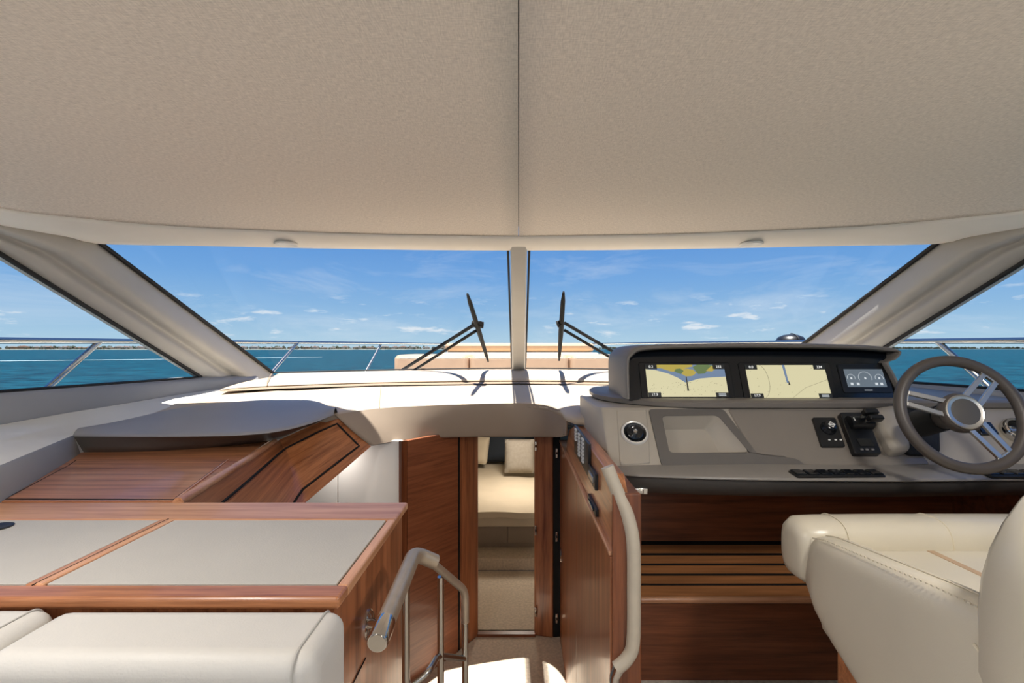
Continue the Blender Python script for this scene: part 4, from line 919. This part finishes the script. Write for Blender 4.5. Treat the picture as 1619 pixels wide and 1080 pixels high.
# ------------------------------------------------------------------ downlights in the header
for lab, x in (('left recessed white downlight in the header band', -1.25), ('right recessed white downlight in the header band', 1.25)):
    a_ = Vector(lerp_curve([tuple(p) for p in cf], -abs(x))); b2 = Vector(lerp_curve([tuple(p) for p in gt], -abs(x))); c = a_*.5+b2*.5
    th = thing('downlight', lab, 'light', W(math.copysign(abs(x), x), c.y, c.z-.012), group='header downlights')
    Mx = Matrix.Translation(W(x, c.y, c.z-.026)) @ Matrix.Rotation(math.pi, 4, 'X')
    mesh('flange', lathe([(.044, -.004), (.06, -.004), (.06, .003), (.056, .006), (.044, .004)], 28, Mx), 'white_plastic', th)
    mesh('lens', lathe([(0, -.003), (.045, -.003), (.045, .001), (0, .003)], 24, Mx), 'lens_white', th)
# fill lamps added in the saloon ceiling, out of view, to brighten the interior
for i, (x, y) in enumerate(((-1.15, .50), (1.15, .50), (-1.15, -1.3), (1.15, -1.3))):
    th = thing('saloon_fill', ('left' if x < 0 else 'right')+' '+('nearer' if i < 2 else 'farther')+' round fill light added to the saloon ceiling out of view', 'light', W(x, y, .62), group='added saloon fill lights')
    Mx = Matrix.Translation(W(x, y, .625)) @ Matrix.Rotation(math.pi, 4, 'X')
    mesh('flange', lathe([(.12, 0), (.15, 0), (.15, .012), (.12, .01)], 28, Mx), 'white_plastic', th)
    ld = bpy.data.lights.new('saloon_fill_lamp', 'AREA'); ld.shape = 'DISK'; ld.size = .24; ld.energy = LAMP_E if i < 2 else LAMP_E*.8; ld.color = (1, .95, .89)
    lo_ = bpy.data.objects.new('saloon_fill_lamp', ld); COL.objects.link(lo_); lo_.parent = th; lo_.location = (0, 0, -.012)

th = thing('galley_fill', 'round fill light added under the dash, out of view', 'light', W(-1.15, 2.78, -.505))  # added lamp, hidden, to brighten the white stairwell panels
mesh('flange', lathe([(.05, 0), (.07, 0), (.07, .008), (.05, .008)], 24, Matrix.Translation(W(-1.15, 2.78, -.505)) @ Matrix.Rotation(math.pi, 4, 'X')), 'white_plastic', th)
ld = bpy.data.lights.new('galley_fill_lamp', 'AREA'); ld.shape = 'DISK'; ld.size = .1; ld.energy = 1.3; ld.color = (1, .96, .92)
lo_ = bpy.data.objects.new('galley_fill_lamp', ld); COL.objects.link(lo_); lo_.parent = th; lo_.location = (0, 0, -.012)

# ------------------------------------------------------------------ forward cabin furniture
bd = thing('cabin_bed', 'berth with cream bedspread and taupe drawer base seen through the doorway', 'bed', (0, 5.4, LF))
mesh('step', box(-1.3, 1.3, 4.20, 4.45, LF, LF+.11), 'carpet', bd, smooth=0, bevel=.01)
mesh('drawer_base', box(-1.2, 1.2, 4.45, 6.5, LF, CZ-1.60), 'drawer_taupe', bd, smooth=0)
for x0, x1 in ((-.9, -.105), (-.10, .9)):
    mesh('drawer_front', box(x0, x1, 4.435, 4.455, LF+.15, CZ-1.665), 'drawer_taupe', bd, smooth=0, bevel=.004)
mesh('mattress', box(-1.2, 1.2, 4.40, 6.5, CZ-1.66, CZ-1.54), 'bedding', bd, smooth=60, bevel=.02, seg=3)
rows = []
for i in range(40):
    y = 4.37+(6.3-4.37)*i/39; rows.append([W(-1.21+2.42*j/40, y, -1.515+.008*math.sin(7*y+3*j/40)+.006*math.sin(23*j/40+4*y)+random.uniform(-.002, .002)) for j in range(41)])
edge0 = [p+Vector((0, -.01, -.05+random.uniform(-.006, .006))) for p in rows[0]]
mesh('bedspread', grid([edge0]+rows), 'bedding', bd, smooth=70)
def pillow(nm, lab, c, w_, h_, d_, rx, rz, mat_):
    Mx = Matrix.Translation(c) @ Matrix.Rotation(rz, 4, 'Z') @ Matrix.Rotation(rx, 4, 'X')
    th = thing(nm, lab, 'pillow', M=Mx); n = 12
    top_, botm = [], []
    for i in range(n+1):
        for lst, sg in ((top_, 1), (botm, -1)):
            lst.append([Vector(((u*(1-.06*(1-v*v)*0))*w_/2*(1-.05*(1-abs(v))**.5*0), v*h_/2, sg*d_/2*((1-u**4)*(1-v**4))**.6)) for v in [-1+2*i/n] for u in [-1+2*j/n for j in range(n+1)]])
    mesh('pillow_cover', join(grid(top_), grid(botm)), mat_, th, local=True, smooth=80)
pillow('scatter_cushion', 'square grey scatter cushion propped on the berth', at(822, 721, 5.6), .36, .39, .13, math.radians(72), 0, 'cushion_grey')
pillow('dark_pillow', 'dark navy pillow at the head of the berth', at(785, 705, 6.2), .75, .42, .16, math.radians(70), 0, 'navy')
pillow('pale_pillow', 'pale pillow beside the dark one on the berth', at(757, 712, 6.05), .26, .34, .1, math.radians(70), -.3, 'bedding')
th = thing('cabin_fill', 'round fill light added to the forward cabin ceiling, out of view', 'light', (0, 5.0, CZ-.572))  # added lamp standing in for skylight over the berth
mesh('flange', lathe([(.12, 0), (.16, 0), (.16, .012), (.12, .012)], 28, Matrix.Translation((0, 5.0, CZ-.572)) @ Matrix.Rotation(math.pi, 4, 'X')), 'white_plastic', th)
ld = bpy.data.lights.new('cabin_fill_lamp', 'AREA'); ld.shape = 'DISK'; ld.size = .25; ld.energy = 8; ld.color = (1, .9, .78)
lo_ = bpy.data.objects.new('cabin_fill_lamp', ld); COL.objects.link(lo_); lo_.parent = th; lo_.location = (0, 0, -.014)

# ================================================================== OUTSIDE
def onglass(px, py, off=.06):
    # windscreen centre plane, lifted outwards
    k = (PY-py)/F; Y = (-.178+4.3*.487)/(k+.487); return at(px, py, Y+off)
def wiper(lab, arm0, joint, b0, b1, sgn):
    th = thing('windscreen_wiper', lab, 'wiper', onglass(*arm0), group='windscreen wipers')
    o = Vector((0, .004, -.03))
    mesh('arm', tube([onglass(*arm0), onglass(*joint)], .014, 8), 'wiper_black', th)
    mesh('arm', tube([onglass(*arm0)+Vector((sgn*.10, .0, -.01)), onglass(*joint)+Vector((sgn*.0, 0, -.055))], .012, 8), 'wiper_black', th)
    a_, b2 = onglass(*b0, .03), onglass(*b1, .03)
    mesh('blade', tube([a_, a_+(b2-a_)*.1, a_+(b2-a_)*.5, a_+(b2-a_)*.9, b2], [.008, .016, .02, .014, .007], 8), 'wiper_black', th)
    j = onglass(*joint)
    mesh('clip', tube([j+Vector((-.03, 0, 0)), j+Vector((sgn*.06, 0, -.01))], .026, 10), 'wiper_black', th)
    mesh('bolt', lathe([(0, -.03), (.018, -.03), (.018, .03), (0, .03)], 12, Matrix.Translation(j+Vector((sgn*.04, -.02, 0))) @ Matrix.Rotation(math.pi/2, 4, 'X')), 'wiper_black', th)
wiper('left windscreen wiper with slanting blade', (628, 590), (752, 512), (739, 465), (772, 572), 1)
wiper('right windscreen wiper with upright blade', (1010, 580), (893, 511), (891, 462), (884, 570), -1)

# sun pads
def sunpad(lab, x0, x1, y0, y1, z0, z1, grp, bev=.06, taper=0):
    V, Fc = box(x0, x1, y0, y1, CZ+z0, CZ+z1)
    th = thing('sun_pad', lab, 'sun pad', W((x0+x1)/2, (y0+y1)/2, z0), group=grp)
    mesh('pad', (V, Fc), 'sunpad_tan', th, smooth=60, bevel=bev, seg=4)
    mesh('piping', tube(fillet_loop([W(x0+.01, y0+.01, z1-.04), W(x1-.01, y0+.01, z1-.04), W(x1-.01, y1-.01, z1-.04), W(x0+.01, y1-.01, z1-.04)], .06), .008, 6, closed=True), 'sunpad_cream', th)
for i, (a_, b2) in enumerate(((622, 740), (742, 817), (820, 899), (902, 986))):
    Y0 = 5.5; sunpad('tan foredeck sun pad, '+('leftmost of the front row', 'just left of the mullion in the front row', 'just right of the mullion in the front row', 'rightmost of the front row behind the wiper')[i], (a_-PX)/F*Y0, (b2-PX)/F*Y0, Y0, Y0+.9, -.415, -.075, 'front row sun pads')
sunpad('long tan backrest pad, left half behind the front sun pads', (702-PX)/F*7.2, -.01, 7.2, 7.7, -.055, .085, 'backrest sun pads')
sunpad('long tan backrest pad, right half behind the front sun pads', .0, (940-PX)/F*7.2, 7.2, 7.7, -.055, .085, 'backrest sun pads')
tag(mesh('sunbathing_platform', join(box(-1.4, 1.2, 5.55, 6.5, CZ-.49, CZ-.42), box(-1.15, 1.17, 6.9, 7.75, CZ-.49, CZ-.06)), 'sunpad_cream', smooth=0, bevel=.03), 'cream moulded platform under the foredeck sun pads', 'platform')

# guard rail
RL = [(-2.56, -3.0, .035), (-2.55, 1.5, .036), (-2.54, 2.9, .045), (-2.5, 4.1, .055), (-2.42, 5.2, .065), (-2.2, 6.2, .072), (-1.85, 7.1, .078), (-1.35, 8.1, .08), (-.7, 9.0, .083), (0, 9.4, .085)]
rf = [Vector(p) for p in RL]+[Vector((-p[0], p[1], p[2])) for p in reversed(RL[:-1])]
rail = thing('guard_rail', 'stainless steel guard rail around the foredeck with raked stanchions', 'railing', W(0, 5, -.62))
mesh('top_rail', tube([W(*p) for p in cat(rf, 6)], .017, 12), 'steel', rail)
for x, y, x2, y2 in ((-2.54, 2.88, -2.54, 1.95), (-2.42, 5.2, -2.44, 4.2), (-1.98, 6.85, -2.05, 6.0), (-1.2, 8.33, -1.3, 7.6), (1.98, 6.85, 2.05, 6.0), (2.42, 5.2, 2.44, 4.2), (2.54, 2.88, 2.54, 1.95), (-2.54, .5, -2.54, -.4), (2.54, .5, 2.54, -.4), (1.2, 8.33, 1.3, 7.6)):
    z = min(rf, key=lambda p: abs(p.x-x)+abs(p.y-y)).z
    mesh('stanchion', tube([W(x, y, z), W(x2, y2, -.50 if y > 4 else -.70)], .0165, 12), 'steel', rail)
# dark dome seen above the hood
p = at(1250, 538, 4.6)
dm = thing('deck_dome', 'small black dome on the deck seen above the instrument hood', 'dome', p+Vector((0, 0, -.25)))
mesh('cover', lathe([(.0, .06), (.06, .052), (.11, .03), (.135, -.01), (.14, -.08), (.12, -.3), (0, -.3)], 28, Matrix.Translation(p)), 'black_plastic', dm)
mesh('seam', tube([p+Vector((.135*math.cos(a)*0+.0, -.14*math.cos(a), -.01+.075*math.sin(a))) for a in [math.pi*i/12 for i in range(7)]], .004, 6), 'black_matte', dm)

# ------------------------------------------------------------------ far shore
SHY = 1500.0; zs = CZ+SEA
def sx(px, Y=SHY): return (px-PX)/F*Y
def shore(lab, a_, b2, Y, hz=1.0):
    n = 60; rows = [[], [], [], []]
    for i in range(n+1):
        x = sx(a_+(b2-a_)*i/n, Y); j = random.uniform(-8, 8)
        rows[0].append((x, Y-12+j, zs-.3)); rows[1].append((x, Y+2+j, zs+1.4*hz)); rows[2].append((x, Y+60, zs+2.2*hz)); rows[3].append((x, Y+160, zs+2.0*hz))
    tag(mesh('shoreline', grid([[Vector(p) for p in r_] for r_ in rows]), 'sand', smooth=60), lab, 'shore', kind='structure')
shore('low sandy shoreline far off to the left', -500, 760, SHY)
shore('low wooded shoreline far off to the right', 900, 2100, 2300.0, .3)
def trees(lab, a_, b2, Y, n, h0, h1, d0=50, d1=150):
    parts = []
    for i in range(n):
        x = sx(random.uniform(a_, b2), Y); y = Y+random.uniform(d0, d1); h = random.uniform(h0, h1); r = h*random.uniform(.45, .8); zb = zs+1.5
        ringp = []
        for (rr, zz) in ((.25, .1), (1.0, .35), (.9, .62), (.45, .9), (.05, 1.0)):
            ph = random.random()*6; ringp.append([Vector((x+r*rr*math.cos(ph*.1+k*math.pi/3)*random.uniform(.8, 1.2), y+r*rr*math.sin(k*math.pi/3), zb+h*zz*random.uniform(.93, 1.07))) for k in range(6)])
        parts.append(grid(ringp, True, True))
    tag(mesh('shore_trees', join(*parts), 'tree_green', smooth=0, fix=False), lab, 'trees', kind='stuff')
trees('dark green trees between the houses on the far left shore', -300, 735, SHY, 420, 5, 11.5)
trees('thin dark band of trees on the far right shore', 900, 2000, 2290.0, 900, 5, 11, -6, 40)
trees('low dark shrubs in front of the houses on the far left shore', -300, 735, SHY, 260, 2.5, 6, -6, 1)
HM = ['house_cream', 'house_white', 'house_tan']; RMt = ['roof_brown', 'roof_grey']
k = 0
x = 2.0
while x < 700:
    if 232 < x < 372: x = 372
    wpx = random.uniform(7, 14); W_ = wpx/F*SHY; X0 = sx(x); D = random.uniform(12, 18); H = random.uniform(4.5, 8.5); Y0 = SHY+random.uniform(4, 20)
    mat_ = random.choice(HM); rm = random.choice(RMt)
    ordn = f"{k+1}{'th' if 10 <= (k+1)%100 <= 20 else {1:'st',2:'nd',3:'rd'}.get((k+1)%10,'th')}"; lab = {'house_cream': 'cream', 'house_white': 'white', 'house_tan': 'tan'}[mat_]+' house with '+('brown' if rm == 'roof_brown' else 'grey')+' hip roof on the far shore'
    th = thing('house', lab+', '+ordn+' house from the left', 'house', (X0+W_/2, Y0, zs+1.4), group='houses on the far shore')
    mesh('walls', box(X0, X0+W_, Y0, Y0+D, zs+1.2, zs+1.4+H), mat_, th, smooth=0)
    zr = zs+1.4+H; r0 = [Vector((X0-.8, Y0-.8, zr)), Vector((X0+W_+.8, Y0-.8, zr)), Vector((X0+W_+.8, Y0+D+.8, zr)), Vector((X0-.8, Y0+D+.8, zr))]
    r1 = [Vector((X0+W_*.35, Y0+D/2, zr+3)), Vector((X0+W_*.65, Y0+D/2, zr+3))]
    mesh('roof', (r0+r1, [(0, 1, 5, 4), (1, 2, 5), (2, 3, 4, 5), (3, 0, 4), (3, 2, 1, 0)]), rm, th, smooth=0)
    nw = max(2, int(W_/5))
    for i in range(nw):
        xx = X0+W_*(i+.5)/nw; mesh('window', box(xx-1, xx+1, Y0-.15, Y0+.05, zs+1.4+H*.35, zs+1.4+H*.7), 'roof_grey', th, smooth=0)
    x += wpx+random.uniform(2, 12); k += 1
# boat wake
rows = []
for i in range(80):
    u = i/79; px = -250+u*760; py = 573.2-5.5*u-3*u*u; Y = -SEA*F/(py-PY); h = (.7 if u < .55 else .4)*random.uniform(.5, 1.3)*(Y/140)
    X_ = (px-PX)/F*Y; rows.append([Vector((X_, Y-h*2.5, zs+.03)), Vector((X_, Y, zs+.10)), Vector((X_, Y+h*2.5, zs+.03))])
tag(mesh('boat_wake', grid(rows), 'foam', smooth=60), 'long white line of foam left by a boat on the sea at left', 'wake', kind='stuff')
bpy.context.view_layer.update()
